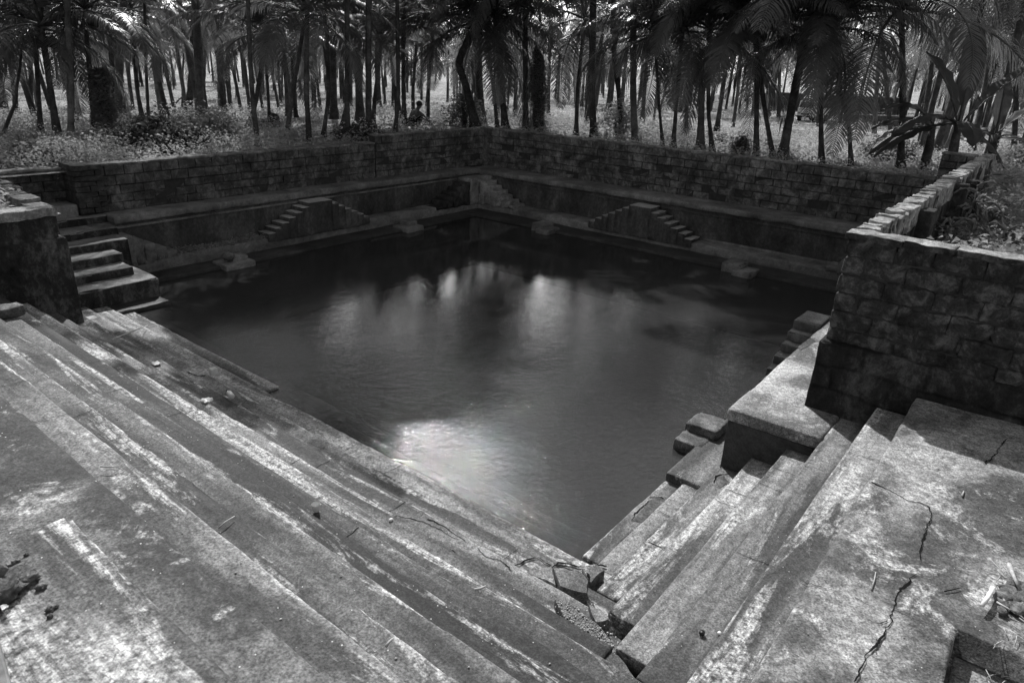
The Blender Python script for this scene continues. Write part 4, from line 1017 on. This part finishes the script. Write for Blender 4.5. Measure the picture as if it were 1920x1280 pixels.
for i, (x, y) in enumerate(spots):
    if i < 6: protos[i].location = (x, y, ghei(x, y)); protos[i].rotation_euler = (0, 0, rr.uniform(0, 6.28))
    else: copy_thing(protos[rr.randrange(6)], (x, y, float(ghei(x, y))), rr.uniform(0, 6.28), rr.uniform(.85, 1.2))

# the far-off rest of the grove, one mass of trunks and feathery heads
rs0 = np.random.default_rng(77); Vs = []; Fs = []; n_ = 0
fm = [(np.array([v.co[:] for v in m_.vertices]), np.array([p.vertices[:] for p in m_.polygons])) for m_ in CRF[:2]]
TV, TF = [], []
for i in range(420):
    a_ = rs0.uniform(R(-6), R(84)); d = 92+95*rs0.uniform(0, 1)**1.1; x, y = d*math.cos(a_), d*math.sin(a_); z = float(ghei(x, y)); h = rs0.uniform(5, 11); s_ = rs0.uniform(.9, 1.4); ln = rs0.uniform(-1, 1)
    v, f = fm[i % 2]; sel = f[rs0.uniform(0, 1, len(f)) < .75]; az = rs0.uniform(0, 6.28); c_, s2 = math.cos(az), math.sin(az)
    q = v*s_; q = np.stack([q[:, 0]*c_-q[:, 1]*s2, q[:, 0]*s2+q[:, 1]*c_, q[:, 2]], 1)+[x+ln, y, z+h]; Vs.append(q); Fs.append(sel+n_); n_ += len(q)
    TV.append(tube([(x, y, z-.3), (x+ln*.3, y, z+h*.5), (x+ln, y, z+h)], [.19, .14, .12], 5, cap=False))
struct('distant_palm_grove', (np.vstack(Vs), np.vstack(Fs)), M_frond2, 'stuff', smooth=False)
struct('distant_palm_trunks', join(*TV), M_trunk, 'stuff')
# ------------------------------------------------------------------ undergrowth
def leaves(C, n, size, spread, seed=0, zs=1., rise=.0, long=1.0):
    """n leaf blades round each centre; pairs of bent quads"""
    rs = np.random.default_rng(seed); m_ = len(C)*n; P = np.repeat(C, n, 0)+rs.normal(0, 1, (m_, 3))*np.array([spread, spread, spread*zs])
    a_ = rs.uniform(0, 2*math.pi, m_); el = rs.uniform(-.5, 1.0, m_)+rise; D = np.stack([np.cos(a_)*np.cos(el), np.sin(a_)*np.cos(el), np.sin(el)], 1)
    U = np.cross(D, rs.normal(0, 1, (m_, 3))+np.array([0, 0, 1.5])); U /= np.linalg.norm(U, axis=1)[:, None]+1e-9
    s = rs.uniform(.6, 1.4, m_)[:, None]*(size if np.ndim(size) == 0 else np.repeat(size, n)[:, None]); D2 = D*.8+np.array([0, 0, -.5])
    a = P; b = P+D*s*.5*long+U*s*.24; c = P+D*s*.5*long-U*s*.24; e = P+(D*.5+D2*.5)*s*long
    V = np.stack([a, b, e, c], 1).reshape(-1, 3); i = np.arange(m_)*4; return V, np.stack([i, i+1, i+2, i+3], 1)
def ground_centres(n, dlo, dhi, alo, ahi, seed, hmax=.35, power=1.6):
    rs = np.random.default_rng(seed); a_ = rs.uniform(alo, ahi, n*3); d = dlo+(dhi-dlo)*rs.uniform(0, 1, n*3)**power
    x, y = d*np.cos(a_), d*np.sin(a_)
    ok = ~((x < 4.16*H) & (y < 3.58*H)); x, y = x[ok][:n], y[ok][:n]
    # clumps: denser and taller where a slow noise is high
    k = np.array([mn.noise(Vector((u*.35, v*.35, 0))) for u, v in zip(x, y)]); k2 = np.array([mn.noise(Vector((u*.09, v*.09, 5))) for u, v in zip(x, y)])
    keep = (k+k2*1.2 > -.25)
    tr_d = np.min(np.hypot(x[:, None]-cx[None, ::3, 0], y[:, None]-cx[None, ::3, 1]), 1); keep &= tr_d > 1.9
    x, y, k = x[keep], y[keep], k[keep]; z = ghei(x, y)+rs.uniform(0, 1, len(x))*hmax*np.clip(.5+k*1.6, .15, 1.3)
    return np.stack([x, y, z], 1)
C1 = ground_centres(16000, 15.5, 42, R(-6), R(86), 3, .38)
V, F = leaves(C1, 11, .085, .15, 5, .6); struct('undergrowth', (V, F), M_leaf, 'stuff', smooth=False)
C2 = ground_centres(15000, 38, 120, R(-6), R(86), 4, .5, 1.3)
V, F = leaves(C2, 9, .17, .4, 6, .5); struct('undergrowth', (V, F), M_leaf, 'stuff', smooth=False)
# outside the right hand wall and outside the left pier
rs_ = np.random.default_rng(9)
def patch_centres(n, x0, x1, y0, y1, hmax):
    x = rs_.uniform(x0, x1, n); y = rs_.uniform(y0, y1, n); k = np.array([mn.noise(Vector((u*.8, v*.8, 0))) for u, v in zip(x, y)])
    return np.stack([x, y, ghei(x, y)+rs_.uniform(0, 1, n)*hmax*np.clip(.6+k*1.5, .1, 1.3)], 1)
C3 = patch_centres(4200, WX*H+.3, 18, -4.5, .29*H, .45)
V, F = leaves(C3, 8, .09, .11, 8, .6); struct('undergrowth', (V, F), M_leaf, 'stuff', smooth=False)
C4 = patch_centres(1500, -1, .76*H, 2.75*H, 3.56*H, .3)
V, F = leaves(C4, 8, .08, .1, 12, .6); struct('undergrowth', (V, F), M_leaf, 'stuff', smooth=False)
# grass and weeds on the ledge of the far left bench
C5 = np.stack([rs_.uniform(1.30*H, 2.02*H, 420), rs_.uniform(3.285*H, 3.385*H, 420), np.full(420, .30)], 1)
C5 = C5[np.array([mn.noise(Vector((c[0]*1.5, c[1]*3, 2))) > -.12 for c in C5])]
V, F = leaves(C5, 9, .05, .05, 14, .4, .5); struct('grass', (V, F), M_leaf, 'stuff', smooth=False)

def bush(base, hpx, wpx, label, mat=M_leafd, leaf=.10, n=260, seed=0, name='bush', below=0., core=True):
    b = on_ground(*base); dep = (b-np.array([0, 0, H]))@fw; h = hpx*dep/1280; r_ = wpx*.5*dep/1280
    t_ = thing(name, tuple(b), label, 'bush'); rs = np.random.default_rng(seed+50)
    u = rs.normal(0, 1, (n, 3)); u /= np.linalg.norm(u, axis=1)[:, None]; rad = rs.uniform(.55, 1.05, n)[:, None]
    C = u*rad; lump = np.array([1+.35*mn.noise(Vector(c)*2.2+Vector((seed, 0, 0))) for c in C])[:, None]; C = C*lump
    C[:, 2] = np.abs(C[:, 2])*1.0-below; C = C*np.array([r_, r_, h])+b
    part('foliage', leaves(C, 13, leaf, leaf*.9, seed, .8), mat, t_, smooth=False)
    st = [tube([b+[0, 0, -.2], b+np.array([rs.uniform(-.4, .4)*r_, rs.uniform(-.4, .4)*r_, h*.45]), b+np.array([rs.uniform(-.8, .8)*r_, rs.uniform(-.8, .8)*r_, h*.85])], [.03, .02, .008], 5) for _ in range(7)]
    part('stem', join(*st), M_trunk, t_); return t_
bush((300, 282), 60, 170, 'large dark bush hanging over the far left wall', M_leafd, .12, 520, 1)
bush((395, 268), 52, 120, 'big sunlit bush right of the large dark one, over the far left wall', M_leaf, .11, 420, 2)
bush((180, 285), 34, 110, 'low bush above the ruined left end of the far left wall', M_leaf, .10, 300, 3)
bush((70, 300), 36, 150, 'broad leaved undergrowth bush in the far left corner', M_leaf, .12, 320, 4)
bush((672, 262), 26, 80, 'dark shrub between palms just left of the wall step', M_leafd, .1, 200, 5)
bush((1386, 292), 32, 26, 'small upright dark bush beside the slanted palm', M_leafd, .09, 140, 6)
bush((1345, 278), 20, 30, 'small round bush beside the pale ringed palm', M_leafd, .09, 110, 7)
bush((1160, 268), 75, 95, 'bright leaved sapling bush between two palms at centre right', M_leaf, .13, 150, 8)
bush((1560, 262), 18, 70, 'low rounded bush on the sandy slope right of the truck', M_leaf, .12, 170, 9)
bush((1615, 245), 18, 50, 'bright shrub in front of the low dark wall', M_leaf, .12, 150, 10)
bush((1660, 296), 30, 80, 'dark broad leaved bush by the foot of the palm near the banana plants', M_leafd, .13, 200, 11)
bush((530, 262), 16, 90, 'low weeds along the top of the far left wall between leaning palms', M_leaf, .09, 160, 12)
bush((870, 235), 60, 70, 'leafy tangle left of the leaning palm at the far corner', M_leafd, .11, 200, 13)
bush((1905, 330), 60, 90, 'dense bush against the right frame edge outside the wall', M_leaf, .08, 420, 14)
bush((1250, 262), 14, 60, 'low bright weeds right of the pale tall palm', M_leaf, .09, 140, 15)
bush((1440, 278), 22, 60, 'patch of tall weeds between the black straight palm and the large leaning one', M_leaf, .1, 160, 16)
def vinecol(base, top, wpx, label, seed):
    b = on_ground(*base); t = at_depth(*top, b); dep = (b-np.array([0, 0, H]))@fw; r_ = wpx*.5*dep/1280
    t_ = thing('vine_covered_trunk', tuple(b), label, 'tree'); rs = np.random.default_rng(seed); n = 900
    s = rs.uniform(0, 1, n)**.9; a_ = rs.uniform(0, 6.28, n); rr_ = r_*(.8+.25*np.sin(s*9+seed)+.5*np.exp(-s*7))
    C = b+(t-b)*s[:, None]+np.stack([np.cos(a_)*rr_, np.sin(a_)*rr_, 0*s], 1)
    part('foliage', leaves(C, 7, .085, .05, seed, 1.3), M_vine, t_, smooth=False); part('trunk', tube([b-[0, 0, .3], t], [r_*.75, r_*.6], 9), M_trunk, t_)
vinecol((1010, 252), (1010, 92), 28, 'thick column of a dead palm wholly wrapped in vines at centre', 3)
vinecol((200, 262), (188, 130), 30, 'dark vine smothered trunk at left beside the thick pale palm', 4)
b = on_ground(4, 256); t_ = thing('sapling', tuple(b), 'thin bare crooked sapling leaning at the left edge', 'tree')
part('trunk', tube([b]+[at_depth(x, y, b) for x, y in ((20, 215), (30, 190), (32, 160), (38, 125), (42, 70))], [.05, .045, .04, .035, .03, .02], 6), M_trunk, t_)
b = on_ground(330, 212); t_ = thing('fallen_limb', tuple(b), 'broken dark limb slanting against the foot of a dark palm', 'branch')
part('limb', tube([at_depth(x, y, b) for x, y in ((312, 206), (325, 200), (336, 186), (350, 178))], [.05, .06, .06, .05], 6), M_trunk, t_)

# ------------------------------------------------------------------ banana plants and the spiky plants outside the wall
M_ban = leafmat('banana_leaf', .04, .03, .5, .25, .2)
def blade(root, az, el, L, W, bend, seed=0, n=16, m=6):
    rs = random.Random(seed); P = [np.array(root, float)]; e = el; h = np.array([math.cos(az), math.sin(az), 0.]); sd = np.array([-math.sin(az), math.cos(az), 0.])
    for i in range(n): P.append(P[-1]+(h*math.cos(e)+np.array([0, 0, math.sin(e)]))*L/n); e -= bend/n
    P = np.array(P); V = []; T = np.gradient(P, axis=0); T /= np.linalg.norm(T, axis=1)[:, None]
    for i, p in enumerate(P):
        s = i/n; w_ = W*max(0, math.sin(math.pi*min(1, max(0, (s-.16)/.84)))**.55) if s > .16 else .015
        up_ = np.cross(T[i], sd)*-1; up_ = up_ if up_[2] > 0 else -up_
        for j in range(-m, m+1):
            u_ = j/m; wob = .03*math.sin(i*1.9+seed)*abs(u_)+.018*rs.uniform(-1, 1)*abs(u_)
            V.append(p+sd*u_*w_*.5*math.cos(.5)+up_*(abs(u_)*w_*.22*(1 if el > .6 else -.5)+wob))
    k = 2*m+1; F = [(i*k+j, (i+1)*k+j, (i+1)*k+j+1, i*k+j+1) for i in range(n) for j in range(k-1)]
    mid = tube(P, np.linspace(.022, .004, n+1), 5); return join((np.array(V), F), mid)
def banana(base, specs, hpx, label, seed):
    b = on_ground(*base); dep = (b-np.array([0, 0, H]))@fw; h = hpx*dep/1280
    t_ = thing('banana_plant', tuple(b), label, 'banana plant', 'banana plants outside the right hand wall')
    top = b+np.array([.05, .05, h]); part('stem', tube([b-[0, 0, .3], b+[0, 0, h*.5], top], [.13, .11, .07], 9), M_trunk, t_)
    for i, (sx, el, L, W, bend) in enumerate(specs):   # sx: + leans to the right of the picture
        az = YAW-R(90)*sx; part('leaf', blade(top-[0, 0, .15*random.random()], az, el, L, W, bend, seed+i), M_ban, t_)
banana((1772, 338), [(1.05, .95, 2.0, .5, .3), (-1.2, .45, 2.0, .5, 1.3), (-1.0, .05, 2.0, .5, 1.0), (.1, 1.45, 2.2, .6, .25), (-.45, 1.2, 1.9, .55, .5), (-.9, .55, 1.5, .45, 1.6), (.7, .3, 1.0, .35, 1.8), (1.2, -.2, 1.6, .45, 1.0), (2.2, .4, 1.8, .5, 1.2)], 105, 'large banana plant with broad dark leaves right of the dark palm', 10)
banana((1850, 318), [(1.0, .9, 1.5, .42, .5), (.2, 1.4, 1.5, .45, .3), (.9, .4, 1.4, .42, 1.4), (-.9, .5, 1.2, .4, 1.7), (-.3, .8, 1.1, .4, 1.9), (1.6, .3, 1.6, .4, 1.1)], 62, 'smaller banana plant at the end of the right hand wall', 30)
banana((1730, 322), [(-1.0, .5, 1.6, .5, 1.2), (-1.1, .0, 1.8, .5, .9), (-.8, .9, 1.4, .4, 1.5), (.9, .6, 1.2, .4, 1.6), (-.4, .3, 1.5, .45, 1.3)], 85, 'low banana plant leaning towards the dark palm', 50)
def spiky(base, h, n, label, seed, w_=.045):
    b = on_ground(*base) if len(base) == 2 else np.array(base); t_ = thing('spiky_plant', tuple(b), label, 'plant', 'strap leaved plants outside the right hand wall'); rs = random.Random(seed); out = []
    for j in range(3):
        q = b+np.array([rs.uniform(-.15, .15), rs.uniform(-.15, .15), 0]); hh = h*rs.uniform(.4, 1)
        for i in range(n//3): out.append(blade(q+[0, 0, hh*rs.uniform(.1, 1)], rs.uniform(0, 6.28), rs.uniform(.2, 1.1), rs.uniform(.22, .42), w_, rs.uniform(.8, 2.0), i, 6, 1))
        out.append(tube([q, q+[0, 0, hh]], [.015, .008], 5))
    part('foliage', join(*out), M_leaf, t_)
def out_at(px, py): return on_z(px, py, 1.9)
for i, (px, py, h, n, lab) in enumerate([(1822, 440, .75, 42, 'tallest sunlit strap leaved plant in the middle behind the right pier'), (1850, 425, .5, 30, 'strap leaved plant right of the tallest one'), (1795, 452, .4, 24, 'low strap leaved plant left of the tallest one, near the pier top'),
        (1886, 462, .3, 12, 'pale upright shoots at the right edge over the pier top'), (1775, 400, .45, 21, 'dim strap leaved plant close to the wall buttress')]):
    spiky(tuple(out_at(px, py)), h, n, lab, i)
q = out_at(1818, 410); t_ = thing('arum_plant', tuple(q), 'large round leaved plant with one upright pale bud behind the pier', 'plant')
part('leaf', join(*[blade(q+[0, 0, .45+.05*i], a_, el, .5, .26, 1.0, i, 8, 3) for i, (a_, el) in enumerate(((.3, .5), (1.6, .4), (2.9, .6), (4.2, .3), (5.3, .5)))]), M_ban, t_)
part('stem', tube([q, q+[0, 0, .55]], [.02, .012], 6), M_leafd, t_); part('bud', tube([q+[0, 0, .55], q+[0, 0, .68], q+[0, 0, .85]], [.012, .03, .004], 8), M_leaf, t_)

# ------------------------------------------------------------------ far things: truck, walls, shed, people
M_paint = plain('pale_truck_paint', .78, .35, .5, .06); M_glass = plain('dark_glass', .03, .08, .8, .1); M_rub2 = plain('tyre_rubber', .02, .8, .2); M_chr = plain('dull_metal', .25, .4, .5, .2)
b = on_ground(1517, 228); dep = (b-np.array([0, 0, H]))@fw; sc = 31*dep/1280/1.65
tk = thing('truck', tuple(b), 'small pale cargo truck facing the camera on the sandy track', 'truck')
fdir = np.array([0, 0, H])-b; fdir[2] = 0; fdir /= np.linalg.norm(fdir); a_ = R(-22); fdir = np.array([fdir[0]*math.cos(a_)-fdir[1]*math.sin(a_), fdir[0]*math.sin(a_)+fdir[1]*math.cos(a_), 0]); sdir = np.array([-fdir[1], fdir[0], 0])
def tb(x0, x1, y0, y1, z0, z1, name, mat, par=tk, taper=0., bv=.03):
    V, F = box(x0, x1, y0, y1, z0, z1)
    for v in V:
        if v[2] > z1-.01 and v[0] > x1-.01: v[0] -= taper
    W = np.array([b+(fdir*v[0]+sdir*v[1])*sc+np.array([0, 0, v[2]*sc]) for v in V]); o = part(name, (W, F), mat, par, smooth=False); bevel(o, bv*sc, 2); return o
tb(-.1, 1.3, -.82, .82, .45, 1.25, 'cab', M_paint); tb(-.05, 1.28, -.80, .80, 1.26, 1.95, 'cab_roof', M_paint, taper=.25)
for z0_, z1_, dx in ((1.33, 1.80, .0),): 
    V = np.array([(1.275, -.70, 1.33), (1.275, .70, 1.33), (1.085, .66, 1.84), (1.085, -.66, 1.84)]); V = np.vstack([V, V-[.03, 0, 0]])+[.025, 0, 0]
    W = np.array([b+(fdir*v[0]+sdir*v[1])*sc+np.array([0, 0, v[2]*sc]) for v in V]); part('windscreen', (W, [(0, 1, 2, 3), (7, 6, 5, 4), (0, 4, 5, 1), (1, 5, 6, 2), (2, 6, 7, 3), (3, 7, 4, 0)]), M_glass, tk, smooth=False)
for s_ in (-1, 1):
    tb(.1, .85, min(s_*.80, s_*.825), max(s_*.80, s_*.825), 1.30, 1.78, 'side_window', M_glass, bv=.01); tb(1.29, 1.33, s_*.62-.12, s_*.62+.12, .72, .9, 'headlight', M_chr, bv=.02)
    for x_ in (.75, -2.2):
        c_ = b+(fdir*x_+sdir*s_*.72)*sc+np.array([0, 0, .33*sc]); wh = part('wheel', tube([c_-sdir*.1*sc, c_+sdir*.1*sc], .33*sc, 16), M_rub2, tk)
        part('rim', tube([c_-b+b-sdir*.115*sc, c_+sdir*.115*sc], .16*sc, 12), M_chr, tk)
tb(-3.0, -.15, -.84, .84, .62, .78, 'cargo_bed', M_paint); 
for s_ in (-1, 1): tb(-3.0, -.15, s_*.82-.02, s_*.82+.02, .79, 1.25, 'side_board', M_paint, bv=.01)
tb(-.22, -.16, -.84, .84, .79, 2.1, 'headboard', M_chr, bv=.01)
tb(1.30, 1.38, -.8, .8, .42, .56, 'bumper', M_rub2); tb(1.295, 1.32, -.42, .42, .66, .80, 'grille', M_rub2, bv=.01); tb(1.385, 1.40, -.2, .2, .44, .53, 'number_plate', M_paint, bv=.005)
tb(1.30, 1.33, -.7, .7, 1.14, 1.17, 'wiper', M_rub2, bv=.005)
rk = []
for k_ in range(7): 
    V, F = box(-.05+.18*k_, 0+.18*k_, -.7, .7, 2.0, 2.04); rk.append((V, F))
V, F = join(*rk, box(-.1, 1.1, -.72, -.68, 1.95, 2.16), box(-.1, 1.1, .68, .72, 1.95, 2.16), box(1.06, 1.1, -.7, .7, 2.12, 2.16))
part('roof_rack', (np.array([b+(fdir*v[0]+sdir*v[1])*sc+np.array([0, 0, v[2]*sc]) for v in V]), F), M_chr, tk, smooth=False)

def far_box(p0, p1, hpx, thick, name, mat, label, cat, z0=-.4):
    a = on_ground(*p0); c = on_ground(*p1); dep = (a-np.array([0, 0, H]))@fw; h = hpx*dep/1280
    d = c-a; d[2] = 0; L = np.linalg.norm(d); d /= L; n = np.array([-d[1], d[0], 0]); n = n if n@fw > 0 else -n
    return a, d, n, L, h
def fb(fr_, x0, x1, y0, y1, z0, z1):
    a, d, n, L, h = fr_; V, F = box(x0, x1, y0, y1, z0, z1); return np.array([a+d*v[0]+n*v[1]+np.array([0, 0, v[2]]) for v in V]), F
M_wallp = stone('stained_white_wall', .12, .35, .6, 1.2, 91., .01, vert=True); M_shed = stone('dark_shed', .06, .10, .16, 2., 93., .01)
f_ = far_box((1428, 204), (1456, 204), 42, .2, '', None, '', '')
t_ = thing('pillared_wall', tuple(f_[0]), 'stained white boundary wall with dark slots and a flat beam on short pillars', 'wall'); L, h = f_[3], f_[4]
part('wall', fb(f_, -1.2, L+.2, 0, .25, -.5, h*.66), M_wallp, t_, smooth=False)
for i in range(9): part('pillar', fb(f_, -.9+i*(L+.9)/8, -.9+i*(L+.9)/8+.16, .03, .22, h*.66, h*.93), M_wallp, t_, smooth=False)
part('beam', fb(f_, -1.3, L+.3, -.05, .3, h*.93, h), M_wallp, t_, smooth=False)
f_ = far_box((1474, 206), (1500, 209), 30, .2, '', None, '', ''); solo('gate_panel', fb(f_, -1.5, f_[3], 0, .12, -.4, f_[4]), M_shed, 'grey sheet gate right of the white pillared wall', 'gate', smooth=False)
f_ = far_box((1572, 232), (1690, 238), 17, .3, '', None, '', '')
t_ = thing('boundary_wall', tuple(f_[0]), 'long low dark wall with a lit top edge behind the pale lone palm', 'wall')
part('wall', fb(f_, 0, f_[3]*1.5, 0, .3, -.5, f_[4]), M_shed, t_, smooth=False); part('coping', fb(f_, -.05, f_[3]*1.5, -.04, .34, f_[4], f_[4]+.07), M_wallp, t_, smooth=False)  # pale strip on top: sunlight on the wall's edge put into colour
f_ = far_box((1585, 222), (1690, 225), 48, .3, '', None, '', '')
t_ = thing('shed', tuple(f_[0]+f_[2]*6), 'dark low shed with a slatted shutter behind the low dark wall', 'shed')
part('wall', fb(f_, 0, f_[3]*1.4, 6, 9, -.5, f_[4]*.7), M_shed, t_, smooth=False)
V, F = fb(f_, -.6, f_[3]*1.5, 5.3, 9.6, f_[4]*.7, f_[4]*.78); part('roof', (V, F), M_shed, t_, smooth=False)
part('shutter', join(*[fb(f_, f_[3]*.42, f_[3]*.6, 5.93, 5.97, f_[4]*(.2+.045*i), f_[4]*(.225+.045*i)) for i in range(9)]), M_chr, t_, smooth=False)

def person(base, hpx_full, joints, label, mats, face_dir, hairm, extra=None):
    """one skinned body; joints in units of standing height, in the frame (right, forward, up) of the figure"""
    b = np.array(base); t_ = thing('person', tuple(b), label, 'person'); rdir = np.array([face_dir[1], -face_dir[0], 0])
    names = list(joints); W = {k: (rdir*v[0]+face_dir*v[1]+np.array([0, 0, v[2]]))*hpx_full for k, v in joints.items()}
    E = [('pelvis', 'waist'), ('waist', 'chest'), ('chest', 'neck'), ('neck', 'head'), ('head', 'crown')]
    for s_ in 'lr': E += [('pelvis', 'hip'+s_), ('hip'+s_, 'knee'+s_), ('knee'+s_, 'ankle'+s_), ('ankle'+s_, 'toe'+s_), ('chest', 'sho'+s_), ('sho'+s_, 'elb'+s_), ('elb'+s_, 'wri'+s_), ('wri'+s_, 'palm'+s_)]
    rad = dict(pelvis=.085, waist=.075, chest=.085, neck=.034, head=.060, crown=.052, hip=.055, knee=.034, ankle=.024, toe=.02, sho=.042, elb=.026, wri=.017, palm=.020, fin=.006)
    for s_ in 'lr':
        d = W['palm'+s_]-W['wri'+s_]; d = d/np.linalg.norm(d); sd = np.cross(d, [0, 0, 1.]); sd /= np.linalg.norm(sd)+1e-6
        for i in range(5):
            k = 'fin'+s_+str(i); W[k] = W['palm'+s_]+(d*(.045 if i else .02)+sd*(-.02+.011*i if i else -.035))*hpx_full; names.append(k); E.append(('palm'+s_, k))
    def grow(keep, name, mat, fat=0., root='pelvis'):
        ks = [k for k in names if keep(k)]; ix = {k: i for i, k in enumerate(ks)}
        me = bpy.data.meshes.new(name); me.from_pydata([tuple(W[k]) for k in ks], [(ix[a], ix[c]) for a, c in E if a in ix and c in ix], [])
        o = link(name, me, mat, t_); m1 = o.modifiers.new('skin', 'SKIN')
        for k in ks:
            r_ = rad.get(k, rad.get(k[:-1], rad.get(k[:3], .03)))*hpx_full+fat; me.skin_vertices[0].data[ix[k]].radius = (r_, r_*.85)
        me.skin_vertices[0].data[ix[root]].use_root = True
        m2 = o.modifiers.new('sub', 'SUBSURF'); m2.levels = 1; m2.render_levels = 1; return o
    grow(lambda k: True, 'body', mats[0])
    grow(lambda k: k in ('pelvis', 'waist', 'chest', 'shol', 'shor', 'elbl', 'elbr'), 'shirt', mats[1], .016)
    grow(lambda k: k in ('pelvis', 'hipl', 'hipr', 'kneel', 'kneer'), 'lungi', mats[2], .022)
    hc = W['crown']*.62+W['head']*.38; part('hair', blob(hc+b-face_dir*.015*hpx_full+[0, 0, .02*hpx_full], (.062*hpx_full, .066*hpx_full, .06*hpx_full), 3, 2, .1), hairm, t_)
    hd = W['head']*.6+W['crown']*.4+b
    fc = [blob(hd+face_dir*.062*hpx_full, (.009*hpx_full,)*3, 1, 1, .0)]
    for s_ in (-1, 1): fc += [blob(hd+rdir*s_*.058*hpx_full, (.008*hpx_full, .008*hpx_full, .016*hpx_full), 1, 1, 0), blob(hd+rdir*s_*.022*hpx_full+face_dir*.055*hpx_full+[0, 0, .012*hpx_full], (.006*hpx_full,)*3, 1, 1, 0)]
    part('face', join(*fc), mats[0], t_)
    if extra: extra(t_, W, b)
    return t_
M_skin = plain('dark_skin', .08, .5, .4, .1); M_shirt = plain('pale_shirt', .22, .9, .1, .15); M_shirt2 = plain('grey_shirt', .10, .9, .1, .15); M_dark = plain('dark_cloth', .02, .9, .1); M_hair = plain('black_hair', .01, .5, .4); M_towel = plain('white_towel', .55, .9, .1)
bend = dict(pelvis=(0, 0, .53), waist=(0, .05, .60), chest=(0, .14, .68), neck=(0, .20, .735), head=(0, .245, .76), crown=(0, .29, .79), hipl=(-.06, 0, .50), hipr=(.06, 0, .50), kneel=(-.07, .05, .27), kneer=(.07, .05, .27), anklel=(-.07, -.02, .04), ankler=(.07, -.02, .04), toel=(-.08, .08, .02), toer=(.08, .08, .02),
            shol=(-.10, .14, .67), shor=(.10, .14, .67), elbl=(-.14, .2, .52), elbr=(.13, .2, .52), wril=(-.08, .28, .44), wrir=(.08, .28, .44), palml=(-.06, .31, .42), palmr=(.06, .31, .42))
crouch = dict(pelvis=(0, 0, .17), waist=(0, .06, .26), chest=(0, .13, .36), neck=(0, .18, .43), head=(0, .21, .47), crown=(0, .23, .52), hipl=(-.06, .02, .17), hipr=(.06, .02, .17), kneel=(-.11, .22, .28), kneer=(.11, .22, .28), anklel=(-.09, .08, .04), ankler=(.09, .08, .04), toel=(-.1, .2, .02), toer=(.1, .2, .02),
              shol=(-.10, .13, .36), shor=(.10, .13, .36), elbl=(-.15, .24, .29), elbr=(.15, .24, .29), wril=(-.08, .33, .24), wrir=(.08, .33, .24), palml=(-.05, .36, .22), palmr=(.05, .36, .22))
b = on_ground(628, 214); fd = b-np.array([0, 0, H]); fd[2] = 0; fd /= np.linalg.norm(fd)
def towel(t_, W, b): part('towel', blob((W['crown']+W['head'])/2+b+np.array([0, 0, .03]), (.15, .15, .11), 5, 2, .15), M_towel, t_)
person(b, 1.68, bend, 'man seen from behind bending forward, white towel on his head, grey shirt', (M_skin, M_shirt, M_dark), fd, M_hair, towel)
b = on_ground(770, 246); fd = b-np.array([0, 0, H]); fd[2] = 0; fd /= np.linalg.norm(fd); fd2 = np.array([fd[0]*.5-fd[1]*.86*-1, fd[1]*.5-fd[0]*.86, 0]); fd2 /= np.linalg.norm(fd2)
person(b, 1.66, crouch, 'dark haired man crouching just behind the far wall, grey shirt', (M_skin, M_shirt2, M_dark), fd2, M_hair)
b = on_ground(1441, 222); fd = np.array([0, 0, H])-b; fd[2] = 0; fd /= np.linalg.norm(fd)
person(b, 1.68, crouch, 'tiny figure squatting by the track near the white pillared wall, pale shirt', (M_skin, M_shirt, M_shirt), fd, M_hair)
# stumps and coconut husks near the left grove
for i, (x, y, h_, lab) in enumerate([(515, 238, .45, 'dark rotten stump right of the crossing palms'), (497, 240, .25, 'low rounded stump left of the rotten one')]):
    b = on_ground(x, y); solo('stump', tube([b-[0, 0, .2], b+[0, 0, h_*.5], b+[.05, 0, h_]], [.3, .2, .13], 10), M_trunk, lab, 'stump')
# more of the step corner: the wall corner where the two far walls meet
part('corner_block', rbox(4.03*H, 4.13*H, 3.47*H, 3.58*H, .2*H, .540*H, cell=.12, r=.02, amp=.01), M_farR, wr_)
